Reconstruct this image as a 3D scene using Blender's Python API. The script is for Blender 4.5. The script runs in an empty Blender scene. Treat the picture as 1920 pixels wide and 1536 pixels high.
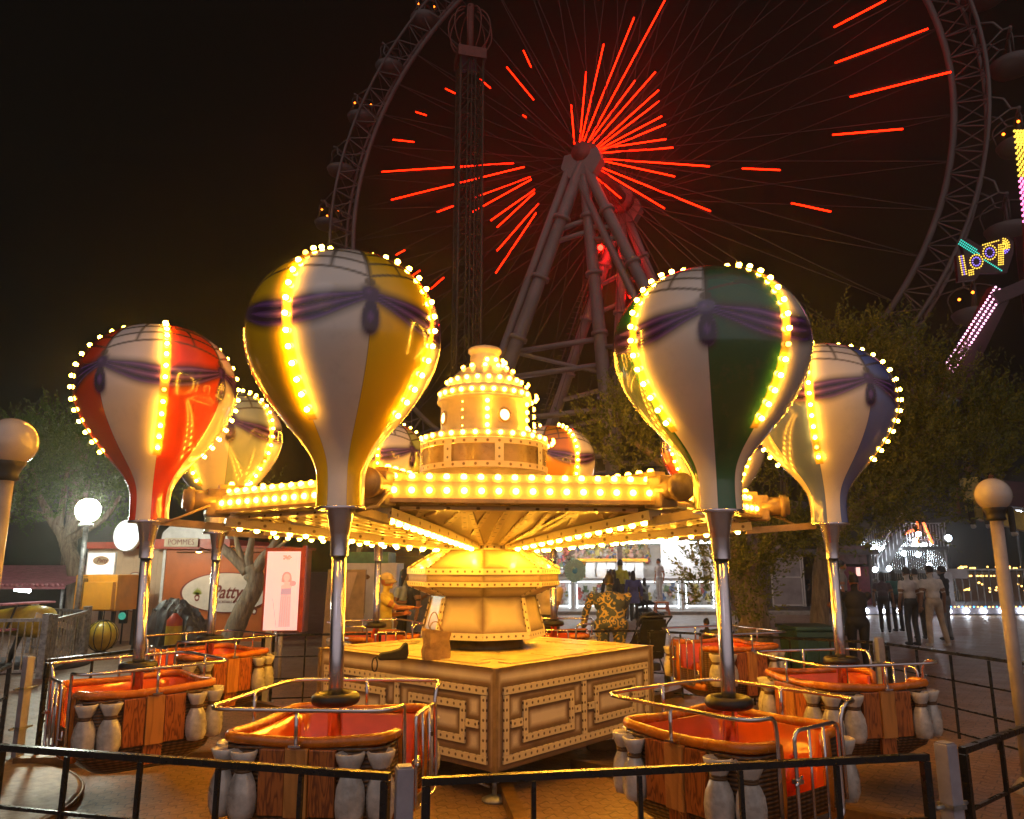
import bpy, bmesh, math, random
from math import sin, cos, pi, radians as R, atan2, sqrt, tan, floor
from mathutils import Vector, Matrix, noise as mnoise

# ------------------------------------------------------------------ camera, sky, light, exposure
SC = bpy.context.scene
TH, F, H = 0.2031, 1418.3, 1.8
cam = bpy.data.cameras.new('camera'); cam.sensor_width = 36; cam.lens = 36 * F / 1920
cam.clip_start = .05; cam.clip_end = 1000
cam_o = bpy.data.objects.new('camera', cam); SC.collection.objects.link(cam_o)
cam_o.location = (0, 0, H); cam_o.rotation_euler = (pi / 2 + TH, 0, 0)
SC.camera = cam_o
W = bpy.data.worlds.new('World'); SC.world = W; W.use_nodes = True
wt = W.node_tree; bg = wt.nodes['Background']
# night sky: black ahead, the lit fairground avenue glowing low behind the photographer
_tc = wt.nodes.new('ShaderNodeTexCoord'); _dt = wt.nodes.new('ShaderNodeVectorMath'); _dt.operation = 'DOT_PRODUCT'
_dt.inputs[1].default_value = (.10, -.87, .48); wt.links.new(_tc.outputs['Generated'], _dt.inputs[0])
_rp = wt.nodes.new('ShaderNodeValToRGB'); wt.links.new(_dt.outputs['Value'], _rp.inputs[0])
_e = _rp.color_ramp.elements; _rp.color_ramp.interpolation = 'EASE'
_e[0].position = .02; _e[0].color = (.0018, .0016, .0011, 1); _e[1].position = .95; _e[1].color = (.43, .36, .36, 1)
wt.links.new(_rp.outputs[0], bg.inputs[0]); bg.inputs[1].default_value = 1
sun = bpy.data.lights.new('night_glow', 'SUN'); sun.energy = .03; sun.angle = R(20); sun.color = (.95, .88, 1)
sun_o = bpy.data.objects.new('night_glow', sun); SC.collection.objects.link(sun_o)
sun_o.rotation_euler = (R(48), 0, R(-18))
SC.view_settings.view_transform = 'Standard'; SC.view_settings.look = 'None'
SC.view_settings.exposure = 0; SC.view_settings.gamma = 1
cy = SC.cycles
cy.use_light_tree = True; cy.use_denoising = True
cy.max_bounces = 6; cy.diffuse_bounces = 2; cy.glossy_bounces = 3; cy.transmission_bounces = 4
cy.volume_bounces = 0; cy.transparent_max_bounces = 6
cy.sample_clamp_direct = 0; cy.sample_clamp_indirect = 6
cy.caustics_reflective = False; cy.caustics_refractive = False
try: cy.denoiser = 'OPENIMAGEDENOISE'
except Exception: pass

# ------------------------------------------------------------------ helpers
COL = SC.collection
rnd = random.Random(7)

def ray(px, py):
    x = (px - 960) / F; u = (768 - py) / F
    return Vector((x, cos(TH) - u * sin(TH), sin(TH) + u * cos(TH)))
def at(px, py, Y=None, z=None):
    d = ray(px, py)
    t = Y / d.y if z is None else (z - H) / d.z
    return d * t + Vector((0, 0, H))

def tag(o, label=None, cat=None, group=None, kind=None):
    if label: o['label'] = label
    if cat: o['category'] = cat
    if group: o['group'] = group
    if kind: o['kind'] = kind
    return o
def thing(name, label, cat, loc=(0, 0, 0), rz=0, group=None):
    o = bpy.data.objects.new(name, None); COL.objects.link(o)
    o.location = loc; o.rotation_euler = (0, 0, rz); o.empty_display_size = .2
    return tag(o, label, cat, group)
def link(name, me, parent=None, loc=None, rot=None):
    o = bpy.data.objects.new(name, me); COL.objects.link(o)
    if parent: o.parent = parent
    if loc is not None: o.location = loc
    if rot is not None: o.rotation_euler = rot
    return o
def copy_tree(o, parent=None):
    c = o.copy(); COL.objects.link(c)
    if parent: c.parent = parent
    for ch in o.children: copy_tree(ch, c)
    return c

def basis(d, up=Vector((0, 0, 1))):
    d = Vector(d).normalized()
    if abs(d.dot(up)) > .98: up = Vector((0, 1, 0))
    s = d.cross(up).normalized(); u = s.cross(d).normalized()
    return s, u, d

class MB:
    def __init__(self): self.v = []; self.f = []; self.m = []; self.s = []; self.uv = []; self.uw = []
    def add(self, vs, fs, mi=0, smooth=False, uvs=None, dims=None):
        b = len(self.v); self.v += [tuple(p) for p in vs]
        for k, f in enumerate(fs):
            self.f.append([b + i for i in f]); self.m.append(mi); self.s.append(smooth)
            self.uv.append(uvs[k] if uvs else [(0, 0)] * len(f))
            self.uw.append(dims[k] if dims else (1, 1))
    def quad(self, a, b, c, d, mi=0, smooth=False):
        """metric panel a-b-c-d, uv in metres, dims kept for the airbrush shader"""
        a, b, c, d = map(Vector, (a, b, c, d))
        w0 = (b - a).length; w1 = (c - d).length; h = ((d - a).length + (c - b).length) / 2; w = max(w0, w1)
        self.add([a, b, c, d], [(0, 1, 2, 3)], mi, smooth, [[(0, 0), (w, 0), (w, h), (0, h)]], [(w, h)])
    def box(self, c, s, mi=0, M=None, bev=0):
        x, y, z = [q / 2 for q in s]; c = Vector(c)
        if bev:
            k = bev; vs = []; fs = []
            bm = bmesh.new(); bmesh.ops.create_cube(bm, size=1)
            for v in bm.verts: v.co = Vector((v.co.x * s[0], v.co.y * s[1], v.co.z * s[2]))
            bmesh.ops.bevel(bm, geom=bm.edges[:], offset=k, segments=2, affect='EDGES', profile=.6)
            bm.verts.index_update()
            vs = [v.co.copy() for v in bm.verts]; fs = [[v.index for v in f.verts] for f in bm.faces]; bm.free()
            if M: vs = [M @ p for p in vs]
            self.add([p + c for p in vs], fs, mi); return self
        P = [Vector((sx * x, sy * y, sz * z)) for sz in (-1, 1) for sy in (-1, 1) for sx in (-1, 1)]
        if M: P = [M @ p for p in P]
        P = [p + c for p in P]
        X, Y, Z = s
        for q, (w, h) in (((0, 2, 3, 1), (Y, X)), ((4, 5, 7, 6), (X, Y)), ((0, 1, 5, 4), (X, Z)), ((3, 2, 6, 7), (X, Z)), ((2, 0, 4, 6), (Y, Z)), ((1, 3, 7, 5), (Y, Z))):
            self.add([P[i] for i in q], [(0, 1, 2, 3)], mi, False, [[(0, 0), (w, 0), (w, h), (0, h)]], [(w, h)])
        return self
    def beam(self, a, b, w, h, mi=0, up=(0, 0, 1)):
        a, b = Vector(a), Vector(b); s, u, d = basis(b - a, Vector(up)); L = (b - a).length
        M = Matrix((s, d, u)).transposed()
        return self.box((a + b) / 2, (w, L, h), mi, M)
    def tube(self, pts, r, n=8, mi=0, closed=False, caps=True, smooth=True):
        pts = [Vector(p) for p in pts]; m = len(pts)
        rs = r if isinstance(r, (list, tuple)) else [r] * m
        b = len(self.v); vs = []; fs = []; prev = None
        for i, p in enumerate(pts):
            if closed: d = pts[(i + 1) % m] - pts[i - 1]
            else: d = pts[min(i + 1, m - 1)] - pts[max(i - 1, 0)]
            d.normalize()
            if prev is None: s, u, _ = basis(d)
            else:
                s = prev - d * prev.dot(d)
                s = s.normalized() if s.length > 1e-6 else basis(d)[0]
                u = s.cross(d) * -1; u = d.cross(s)
            prev = s
            u = d.cross(s)
            for k in range(n):
                a = 2 * pi * k / n; vs.append(p + (s * cos(a) + u * sin(a)) * rs[i])
        for i in range(m if closed else m - 1):
            for k in range(n):
                j = (i + 1) % m
                fs.append((i * n + k, i * n + (k + 1) % n, j * n + (k + 1) % n, j * n + k))
        if caps and not closed:
            fs.append(tuple(reversed(range(n)))); fs.append(tuple((m - 1) * n + k for k in range(n)))
        self.add(vs, fs, mi, smooth); return self
    def lathe(self, prof, n=32, mi=0, c=(0, 0, 0), ph=0, smooth=True, mats=None):
        c = Vector(c); vs = []; fs = []
        for r, z in prof:
            for k in range(n):
                a = ph + 2 * pi * k / n; vs.append(c + Vector((r * cos(a), r * sin(a), z)))
        if smooth or True:
            for i in range(len(prof) - 1):
                q = []; 
                for k in range(n):
                    q.append((i * n + k, i * n + (k + 1) % n, (i + 1) * n + (k + 1) % n, (i + 1) * n + k))
                fs += q
        self.add(vs, fs, mi, smooth); return self
    def facets(self, prof, n, mi=0, c=(0, 0, 0), ph=0):
        """faceted lathe; each facet a metric panel"""
        c = Vector(c)
        for (r0, z0), (r1, z1) in zip(prof, prof[1:]):
            for k in range(n):
                a, b = ph + 2 * pi * k / n, ph + 2 * pi * (k + 1) / n
                self.quad(c + Vector((r0 * cos(a), r0 * sin(a), z0)), c + Vector((r0 * cos(b), r0 * sin(b), z0)),
                          c + Vector((r1 * cos(b), r1 * sin(b), z1)), c + Vector((r1 * cos(a), r1 * sin(a), z1)), mi)
    def ell(self, c, r, mi=0, n=16, m=10, M=None):
        r = r if isinstance(r, (list, tuple)) else (r, r, r); c = Vector(c); vs = []; fs = []
        for i in range(m + 1):
            t = pi * i / m
            for k in range(n):
                a = 2 * pi * k / n; p = Vector((r[0] * sin(t) * cos(a), r[1] * sin(t) * sin(a), -r[2] * cos(t)))
                vs.append(c + (M @ p if M else p))
        for i in range(m):
            for k in range(n): fs.append((i * n + k, i * n + (k + 1) % n, (i + 1) * n + (k + 1) % n, (i + 1) * n + k))
        self.add(vs, fs, mi, True); return self
    def prism(self, pts, a, b, mi=0):
        """outline pts (x,z) extruded from y=a to y=b"""
        n = len(pts)
        vs = [(x, a, z) for x, z in pts] + [(x, b, z) for x, z in pts]
        fs = [tuple(range(n)), tuple(reversed(range(n, 2 * n)))] + [(i, i + n, (i + 1) % n + n, (i + 1) % n) for i in range(n)]
        self.add(vs, fs, mi); return self
    def mesh(self, name, mats):
        me = bpy.data.meshes.new(name); me.from_pydata(self.v, [], self.f)
        for m in (mats if isinstance(mats, (list, tuple)) else [mats]): me.materials.append(m)
        me.polygons.foreach_set('material_index', self.m); me.polygons.foreach_set('use_smooth', self.s)
        if any(u != (1, 1) for u in self.uw):
            u = me.uv_layers.new(name='UVMap'); w = me.uv_layers.new(name='Dims')
            u.data.foreach_set('uv', [q for f in self.uv for p in f for q in p])
            w.data.foreach_set('uv', [q for f, d in zip(self.f, self.uw) for _ in f for q in d])
        bm = bmesh.new(); bm.from_mesh(me); bmesh.ops.remove_doubles(bm, verts=bm.verts, dist=1e-6) if False else None
        bmesh.ops.recalc_face_normals(bm, faces=bm.faces); bm.to_mesh(me); bm.free()
        return me
    def obj(self, name, mats, parent=None, loc=None, rot=None):
        return link(name, self.mesh(name, mats), parent, loc, rot)

def text_mesh(s, size, depth=.004, shear=0, align='CENTER', offset=0, sx=1):
    cu = bpy.data.curves.new('lettering', 'FONT'); cu.body = s; cu.size = size; cu.extrude = depth
    cu.align_x = align; cu.align_y = 'CENTER'; cu.shear = shear; cu.offset = offset; cu.resolution_u = 4
    o = bpy.data.objects.new('lettering', cu); COL.objects.link(o)
    bpy.context.view_layer.update()
    me = bpy.data.meshes.new_from_object(o.evaluated_get(bpy.context.evaluated_depsgraph_get()))
    bpy.data.objects.remove(o); me.transform(Matrix.Diagonal((sx, 1, 1, 1)))
    return me
def lettering(s, size, mat_, parent, loc, rz=0, shear=0, name='lettering', offset=0, sx=1, tilt=0):
    """upright text facing -y before rz"""
    me = text_mesh(s, size, .004, shear, offset=offset, sx=sx); me.materials.clear(); me.materials.append(mat_)
    return link(name, me, parent, loc, (pi / 2, tilt, rz))

# ------------------------------------------------------------------ materials
def nt(name):
    m = bpy.data.materials.new(name); m.use_nodes = True
    return m, m.node_tree, m.node_tree.nodes['Principled BSDF']
def N(t, k, **kw):
    n = t.nodes.new(k)
    for a, b in kw.items(): setattr(n, a, b)
    return n
def ramp(t, fac, stops):
    r = N(t, 'ShaderNodeValToRGB'); e = r.color_ramp.elements
    while len(e) < len(stops): e.new(.5)
    for q, (p, c) in zip(e, stops): q.position = p; q.color = (*c, 1) if len(c) == 3 else c
    t.links.new(fac, r.inputs[0]); return r.outputs[0]
def math_(t, op, a, b=None, c=None):
    n = N(t, 'ShaderNodeMath', operation=op)
    for i, x in enumerate((a, b, c)):
        if x is None: continue
        if isinstance(x, (int, float)): n.inputs[i].default_value = x
        else: t.links.new(x, n.inputs[i])
    return n.outputs[0]
def mixc(t, f, a, b):
    n = N(t, 'ShaderNodeMix', data_type='RGBA')
    for i, x in ((0, f), (6, a), (7, b)):
        if isinstance(x, (int, float)): n.inputs[i].default_value = x
        elif isinstance(x, tuple): n.inputs[i].default_value = (*x, 1)
        else: t.links.new(x, n.inputs[i])
    return n.outputs[2]
def noise_(t, scale, detail=4, vec=None, rough=.55):
    n = N(t, 'ShaderNodeTexNoise'); n.inputs['Scale'].default_value = scale; n.inputs['Detail'].default_value = detail
    n.inputs['Roughness'].default_value = rough
    if vec is None: vec = N(t, 'ShaderNodeTexCoord').outputs['Object']
    t.links.new(vec, n.inputs['Vector']); return n.outputs['Fac']
def bump(t, bsdf, h, s=.3, d=.01):
    b = N(t, 'ShaderNodeBump'); b.inputs['Strength'].default_value = s; b.inputs['Distance'].default_value = d
    t.links.new(h, b.inputs['Height']); t.links.new(b.outputs[0], bsdf.inputs['Normal'])
def pm(name, col, rough=.5, metal=0, var=.25, scale=6, coat=0, bmp=0, col2=None, rvar=.12):
    """plain paint / fabric / metal with blotchy colour and gloss"""
    m, t, b = nt(name)
    n = noise_(t, scale, 5)
    c2 = col2 or tuple(max(0, q * (1 - var * 1.6)) for q in col)
    c = ramp(t, n, [(.3, c2), (.62, col)])
    t.links.new(c, b.inputs['Base Color'])
    t.links.new(math_(t, 'MULTIPLY_ADD', noise_(t, scale * 2.7, 3), rvar * 2, rough - rvar), b.inputs['Roughness'])
    b.inputs['Metallic'].default_value = metal; b.inputs['Coat Weight'].default_value = coat
    b.inputs['Coat Roughness'].default_value = .08
    if bmp: bump(t, b, noise_(t, scale * 8, 4), bmp, .01)
    return m
def em(name, col, s):
    m, t, b = nt(name); b.inputs['Base Color'].default_value = (*[min(1, q) for q in col], 1)
    b.inputs['Emission Color'].default_value = (*col, 1); b.inputs['Emission Strength'].default_value = s
    b.inputs['Roughness'].default_value = .3
    return m
def uvs(t, name='UVMap'):
    n = N(t, 'ShaderNodeUVMap'); n.uv_map = name; s = N(t, 'ShaderNodeSeparateXYZ'); t.links.new(n.outputs[0], s.inputs[0])
    return s.outputs[0], s.outputs[1]
def airbrush(name, light, dark, width=.06, rough=.35, coat=.3):
    """panel paint: cream field with brown airbrushed borders (painted decoration of the ride)"""
    m, t, b = nt(name); u, v = uvs(t); w, h = uvs(t, 'Dims')
    d = math_(t, 'MINIMUM', math_(t, 'MINIMUM', u, math_(t, 'SUBTRACT', w, u)), math_(t, 'MINIMUM', v, math_(t, 'SUBTRACT', h, v)))
    d = math_(t, 'ADD', d, math_(t, 'MULTIPLY_ADD', noise_(t, 9, 3), .04, -.02))
    c = ramp(t, math_(t, 'DIVIDE', d, width), [(0, dark), (.35, tuple(.55 * a + .45 * q for a, q in zip(dark, light))), (1, light)])
    c = mixc(t, math_(t, 'MULTIPLY', noise_(t, 3, 5), .3), c, tuple(.6 * q for q in light))
    t.links.new(c, b.inputs['Base Color']); b.inputs['Roughness'].default_value = rough; b.inputs['Coat Weight'].default_value = coat
    return m
def rivets(name, light, dark, pitch=.075, rad=.011, rough=.35):
    """strip paint with a row of dark rivet heads down the middle of the longer side"""
    m, t, b = nt(name); u, v = uvs(t); w, h = uvs(t, 'Dims')
    lng = math_(t, 'GREATER_THAN', w, h)
    def sel(a, c): return math_(t, 'ADD', math_(t, 'MULTIPLY', lng, a), math_(t, 'MULTIPLY', math_(t, 'SUBTRACT', 1, lng), c))
    a, c, cw = sel(u, v), sel(v, u), sel(h, w)
    fa = math_(t, 'MULTIPLY', math_(t, 'SUBTRACT', math_(t, 'FRACT', math_(t, 'DIVIDE', a, pitch)), .5), pitch)
    fc = math_(t, 'SUBTRACT', c, math_(t, 'MULTIPLY', cw, .5))
    d = math_(t, 'SQRT', math_(t, 'ADD', math_(t, 'MULTIPLY', fa, fa), math_(t, 'MULTIPLY', fc, fc)))
    dot = ramp(t, math_(t, 'DIVIDE', d, rad), [(.7, dark), (1, tuple((p + q) / 2 for p, q in zip(light, dark))), (1.0, light)])
    dot = ramp(t, math_(t, 'DIVIDE', d, rad * 1.6), [(.45, dark), (.62, tuple(.4 * p + .6 * q for p, q in zip(light, dark))), (.8, light)])
    c2 = mixc(t, math_(t, 'MULTIPLY', noise_(t, 4, 5), .25), dot, tuple(.6 * q for q in light))
    t.links.new(c2, b.inputs['Base Color']); b.inputs['Roughness'].default_value = rough
    bump(t, b, math_(t, 'SUBTRACT', 1, math_(t, 'MINIMUM', math_(t, 'DIVIDE', d, rad), 1)), .4, .006)
    return m
def wood(name, c0, c1, rough=.3, sc=1, coat=.5, axis='Z'):
    m, t, b = nt(name); co = N(t, 'ShaderNodeTexCoord').outputs['Object']
    mp = N(t, 'ShaderNodeMapping'); mp.inputs['Scale'].default_value = (9 * sc, 9 * sc, 1.6 * sc) if axis == 'Z' else (1.6 * sc, 9 * sc, 9 * sc)
    oi = N(t, 'ShaderNodeObjectInfo'); va = N(t, 'ShaderNodeVectorMath', operation='ADD'); sv = N(t, 'ShaderNodeVectorMath', operation='SCALE')
    t.links.new(oi.outputs['Location'], sv.inputs[0]); sv.inputs['Scale'].default_value = 3.7
    t.links.new(co, va.inputs[0]); t.links.new(sv.outputs[0], va.inputs[1])
    t.links.new(va.outputs[0], mp.inputs['Vector'])
    n = noise_(t, 1.3, 3, mp.outputs[0]); k = math_(t, 'FRACT', math_(t, 'MULTIPLY', n, 9))
    c = ramp(t, k, [(0, c0), (.45, c1), (.8, c1), (1, c0)])
    t.links.new(c, b.inputs['Base Color']); b.inputs['Roughness'].default_value = rough; b.inputs['Coat Weight'].default_value = coat
    b.inputs['Coat Roughness'].default_value = .1; bump(t, b, k, .15, .004)
    return m
M = {}
CREAM, BROWN = (.74, .60, .36), (.13, .065, .02)
M['cream'] = pm('cream_paint', CREAM, .35, var=.18, coat=.3)
M['panel'] = airbrush('airbrushed_panel', CREAM, BROWN, .075)
M['facet'] = airbrush('airbrushed_facet', (.72, .58, .33), (.16, .085, .03), .11)
M['rivet'] = rivets('riveted_strip', (.78, .65, .42), (.10, .05, .02))
M['rivet_wide'] = rivets('riveted_beam', (.74, .58, .33), (.14, .07, .02), .22, .014)
M['brass'] = pm('gold_paint', (.66, .42, .12), .3, var=.25, coat=.3)
M['chrome'] = pm('chrome', (.80, .76, .80), .19, 1, var=.12, rvar=.05)
M['steel'] = pm('brushed_steel', (.45, .45, .46), .38, 1, var=.3)
M['galv'] = pm('galvanised_steel', (.42, .43, .44), .5, .8, var=.35, scale=14)
M['grey_paint'] = pm('grey_violet_paint', (.36, .34, .38), .5, var=.25, bmp=.1)
M['black_paint'] = pm('black_paint', (.012, .012, .013), .28, var=.4, rvar=.1)
M['rubber'] = pm('black_rubber', (.012, .012, .012), .45, var=.3)
M['orange'] = pm('orange_fibreglass', (.82, .10, .006), .16, var=.2, scale=3, coat=.6, rvar=.05)
M['amber'] = pm('amber_rim', (.70, .19, .010), .26, var=.3, scale=6, coat=.35, rvar=.08)
M['sack'] = pm('ceramic_white_sack', (.68, .62, .54), .28, var=.35, scale=7, coat=.5)
M['rope'] = pm('brown_rope', (.16, .08, .03), .6, var=.3)
M['wood'] = wood('reddish_wood', (.16, .035, .006), (.46, .13, .022))
M['plank'] = wood('pale_wood', (.42, .16, .03), (.60, .24, .05), sc=.35)
M['dark'] = pm('dark_metal', (.03, .03, .03), .5, var=.3)
M['brownmetal'] = pm('brown_greasy_metal', (.22, .12, .04), .4, .5, var=.4)
M['bulb'] = em('warm_bulb', (1, .43, .026), 48)
M['bulb_low'] = em('warm_downlight', (1, .45, .030), 330)
M['bulb_small'] = em('warm_bulb_balloon', (1, .43, .026), 215)
M['bulb_dim'] = em('dim_bulb', (1, .36, .04), 14)
M['porthole'] = em('porthole_glow', (1, .66, .24), 5)
M['white_led'] = em('white_led', (.82, .9, 1), 60)
def wicker():
    m, t, b = nt('wicker'); co = N(t, 'ShaderNodeTexCoord').outputs['Object']
    w1 = N(t, 'ShaderNodeTexWave', wave_type='BANDS', bands_direction='Z'); w1.inputs['Scale'].default_value = 14; w1.inputs['Distortion'].default_value = 1.5
    t.links.new(co, w1.inputs[0])
    s = N(t, 'ShaderNodeSeparateXYZ'); t.links.new(co, s.inputs[0])
    ang = math_(t, 'ARCTAN2', s.outputs[1], s.outputs[0])
    w2 = math_(t, 'SINE', math_(t, 'MULTIPLY', ang, 70))
    k = math_(t, 'MULTIPLY', w1.outputs['Fac'], math_(t, 'MULTIPLY_ADD', w2, .3, .7))
    c = ramp(t, k, [(.1, (.03, .012, .004)), (.7, (.20, .085, .025))])
    t.links.new(c, b.inputs['Base Color']); b.inputs['Roughness'].default_value = .35; b.inputs['Coat Weight'].default_value = .3; bump(t, b, k, .6, .012); return m
M['wicker'] = wicker()
def pavers(name, c0, c1, rough):
    m, t, b = nt(name); co = N(t, 'ShaderNodeTexCoord').outputs['Object']
    mp = N(t, 'ShaderNodeMapping'); mp.inputs['Rotation'].default_value = (0, 0, R(37)); t.links.new(co, mp.inputs[0])
    s = N(t, 'ShaderNodeSeparateXYZ'); t.links.new(mp.outputs[0], s.inputs[0])
    zig = math_(t, 'MULTIPLY', math_(t, 'PINGPONG', s.outputs[0], .055), .75)
    cb = N(t, 'ShaderNodeCombineXYZ'); t.links.new(s.outputs[0], cb.inputs[0]); t.links.new(math_(t, 'ADD', s.outputs[1], zig), cb.inputs[1])
    br = N(t, 'ShaderNodeTexBrick'); br.inputs['Scale'].default_value = 1; br.inputs['Brick Width'].default_value = .22; br.inputs['Row Height'].default_value = .112
    br.inputs['Mortar Size'].default_value = .006; br.inputs['Mortar Smooth'].default_value = .3; br.inputs['Bias'].default_value = 0
    br.inputs['Color1'].default_value = (*c0, 1); br.inputs['Color2'].default_value = (*c1, 1); br.inputs['Mortar'].default_value = (.035, .028, .02, 1)
    t.links.new(cb.outputs[0], br.inputs['Vector'])
    c = mixc(t, math_(t, 'MULTIPLY', noise_(t, 1.1, 6, co), .75), br.outputs['Color'], tuple(q * .35 for q in c0))
    c = mixc(t, ramp(t, noise_(t, 22, 4, co), [(.5, (0, 0, 0)), (.75, (.5, .5, .5))]), c, tuple(min(1, q * 1.5) for q in c1))
    t.links.new(c, b.inputs['Base Color'])
    t.links.new(math_(t, 'MULTIPLY_ADD', noise_(t, 2.3, 5, co), .4, rough - .2), b.inputs['Roughness'])
    h = math_(t, 'ADD', math_(t, 'MULTIPLY', br.outputs['Fac'], -1), math_(t, 'MULTIPLY', noise_(t, 40, 3, co), .35))
    bump(t, b, h, .7, .008); return m
M['pavers'] = pavers('interlocking_pavers', (.22, .125, .07), (.29, .175, .10), .46)

# ------------------------------------------------------------------ ground
def sheet(name, x0, x1, y0, y1, z, m, n=1):
    b = MB(); b.add([(x0, y0, z), (x1, y0, z), (x1, y1, z), (x0, y1, z)], [(0, 1, 2, 3)]); return tag(b.obj(name, m), kind='structure')
sheet('ground', -160, 160, -14, 220, 0, M['pavers'])

# ------------------------------------------------------------------ balloon ride: podium, column, tower, arms
CX, CY = -.24, 7.93
A0 = R(-104.86)
def arm_dir(i): a = A0 + i * pi / 4; return Vector((cos(a), sin(a), 0))
ride = thing('balloon_ride', 'cream riveted carousel centre with lit tower, square podium and eight bulb studded arms', 'fairground ride', (CX, CY, 0))
def airbrushed_side(w, h, segs, nx=110, ny=38):
    """dense board whose vertex attribute holds the distance to the strips"""
    b = MB(); vs = []; fs = []; at_ = []
    for j in range(ny + 1):
        for i in range(nx + 1):
            x, z = w * i / nx, h * j / ny; vs.append((x - w / 2, 0, z))
            d = min(x, w - x, z, h - z) * 1.0
            for (x0, z0, x1, z1) in segs:
                dx = max(x0 - x, 0, x - x1); dz = max(z0 - z, 0, z - z1); d = min(d, sqrt(dx * dx + dz * dz))
            at_.append(d)
    for j in range(ny):
        for i in range(nx): k = j * (nx + 1) + i; fs.append((k, k + 1, k + nx + 2, k + nx + 1))
    b.add(vs, fs); return b, at_
def brushed_mat():
    m, t, b = nt('airbrushed_board'); a = N(t, 'ShaderNodeAttribute'); a.attribute_name = 'edge'
    d = math_(t, 'ADD', a.outputs['Fac'], math_(t, 'MULTIPLY_ADD', noise_(t, 7, 4), .025, -.012))
    c = ramp(t, math_(t, 'DIVIDE', d, .075), [(0, (.07, .032, .012)), (.36, (.21, .12, .06)), (.95, (.80, .70, .54))])
    c = mixc(t, math_(t, 'MULTIPLY', noise_(t, 2.5, 6), .35), c, (.46, .35, .24))
    t.links.new(c, b.inputs['Base Color']); b.inputs['Roughness'].default_value = .38; b.inputs['Coat Weight'].default_value = .2; return m
M['board'] = brushed_mat()
PR, PA, PZ0, PZ1 = 1.655, R(3.85), .23, 1.0
side = PR * sqrt(2); hh = PZ1 - PZ0
SW = .058
def strips():
    w, h = side, hh; S = []
    def Hs(x0, x1, v): z = h * (1 - v); S.append((w * x0, z - SW / 2, w * x1, z + SW / 2))
    def Vs(u, v0, v1): x = w * u; S.append((x - SW / 2, h * (1 - v1), x + SW / 2, h * (1 - v0)))
    Hs(.035, .965, .235); Hs(.035, .965, .90)
    for u in (.05, .95): Vs(u, .28, .86)
    Vs(.5, .28, .86)
    for a, b in ((.15, .42), (.58, .85)):
        Hs(a - .012, b + .012, .40); Hs(a - .012, b + .012, .74); Vs(a, .44, .70); Vs(b, .44, .70)
        Hs(.075 if a < .3 else .525, a - .015, .57); Hs(b + .015, .475 if a < .3 else .925, .57)
    return S
segs = strips()
pod = MB(); e = PR - .004
corners = [Vector((PR * cos(PA + k * pi / 2), PR * sin(PA + k * pi / 2), 0)) for k in range(4)]
pc = [c.copy() for c in corners]
pb = MB()
pb.add([(c.x, c.y, PZ1) for c in pc] + [(c.x * .97, c.y * .97, PZ0) for c in pc], [(0, 1, 2, 3), (7, 6, 5, 4)])
M['podium_top'] = pm('worn_cream_top', (.78, .62, .30), .4, var=.25, scale=3.5, coat=.2, bmp=.1)
podium = pb.obj('podium', [M['podium_top']], ride)
M['sunk0'] = pm('tan_corner_trim', (.36, .24, .12), .4, var=.4, coat=.2)
for k in range(4):
    a, b = corners[k], corners[(k + 1) % 4]; mid = (a + b) / 2; d = (b - a).normalized(); ang = atan2(d.y, d.x)
    q, dist = airbrushed_side(side, hh - .004, segs)
    me = q.mesh('side_panel', M['board']); at_ = me.attributes.new('edge', 'FLOAT', 'POINT'); at_.data.foreach_set('value', dist)
    link('side_panel', me, podium, (mid.x, mid.y, PZ0), (0, 0, ang))
    s = MB()
    for (x0, z0, x1, z1) in segs: s.box(((x0 + x1) / 2 - side / 2, -.008, (z0 + z1) / 2), (x1 - x0, .016, z1 - z0))
    link('riveted_frame', s.mesh('riveted_frame', M['rivet']), podium, (mid.x, mid.y, PZ0), (0, 0, ang))
    c = MB(); c.box((0, 0, (PZ0 + PZ1) / 2), (.03, .03, hh)); c.box((0, 0, PZ1 - .004), (.045, .045, .01))
    link('corner_post', c.mesh('corner_post', M['sunk0']), podium, (a.x * 1.002, a.y * 1.002, 0), (0, 0, PA + k * pi / 2 + pi / 4))
    j = MB(); j.box((0, 0, .20), (.07, .07, .12)); j.tube([(0, 0, .02), (0, 0, .2)], .02, 10); j.lathe([(0, 0), (.10, 0), (.10, .018), (.05, .04), (.02, .045)], 20); j.tube([(-.04, 0, .1), (-.14, -.02, .14)], .008, 6)
    link('levelling_jack', j.mesh('levelling_jack', M['galv']), podium, (a.x * .93, a.y * .93, 0))
# painted round plates, planks and edge trim on top
tp = MB(); rr = random.Random(3)
for k in range(10):
    a = k * 2 * pi / 10 + .2; r = .62
    tp.lathe([(0, .008), (.17, .008), (.19, .0)], 24, 0, (r * cos(a), r * sin(a), PZ1 + .001))
for k in range(4):
    a, b = corners[k] * .9, corners[(k + 1) % 4] * .9; d = (b - a)
    for f0, f1 in ((.06, .34), (.36, .62), (.66, .94)):
        p, q = a + d * f0, a + d * f1; tp.beam(p * .97 + Vector((0, 0, PZ1 + .006)), q * .97 + Vector((0, 0, PZ1 + .006)), .15, .012)
        tp.beam(p * .80 + Vector((0, 0, PZ1 + .004)), q * .80 + Vector((0, 0, PZ1 + .004)), .2, .008)
tp.obj('deck_plates', M['podium_top'], podium)
ob = MB()
for i in range(8):
    d = arm_dir(i + .5); ob.beam(d * 1.0 + Vector((0, 0, .05)), d * 4.3 + Vector((0, 0, .05)), .10, .09); ob.box(d * 4.3 + Vector((0, 0, .02)), (.3, .3, .03))
ob.obj('outrigger_beams', M['brownmetal'], podium)

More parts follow.
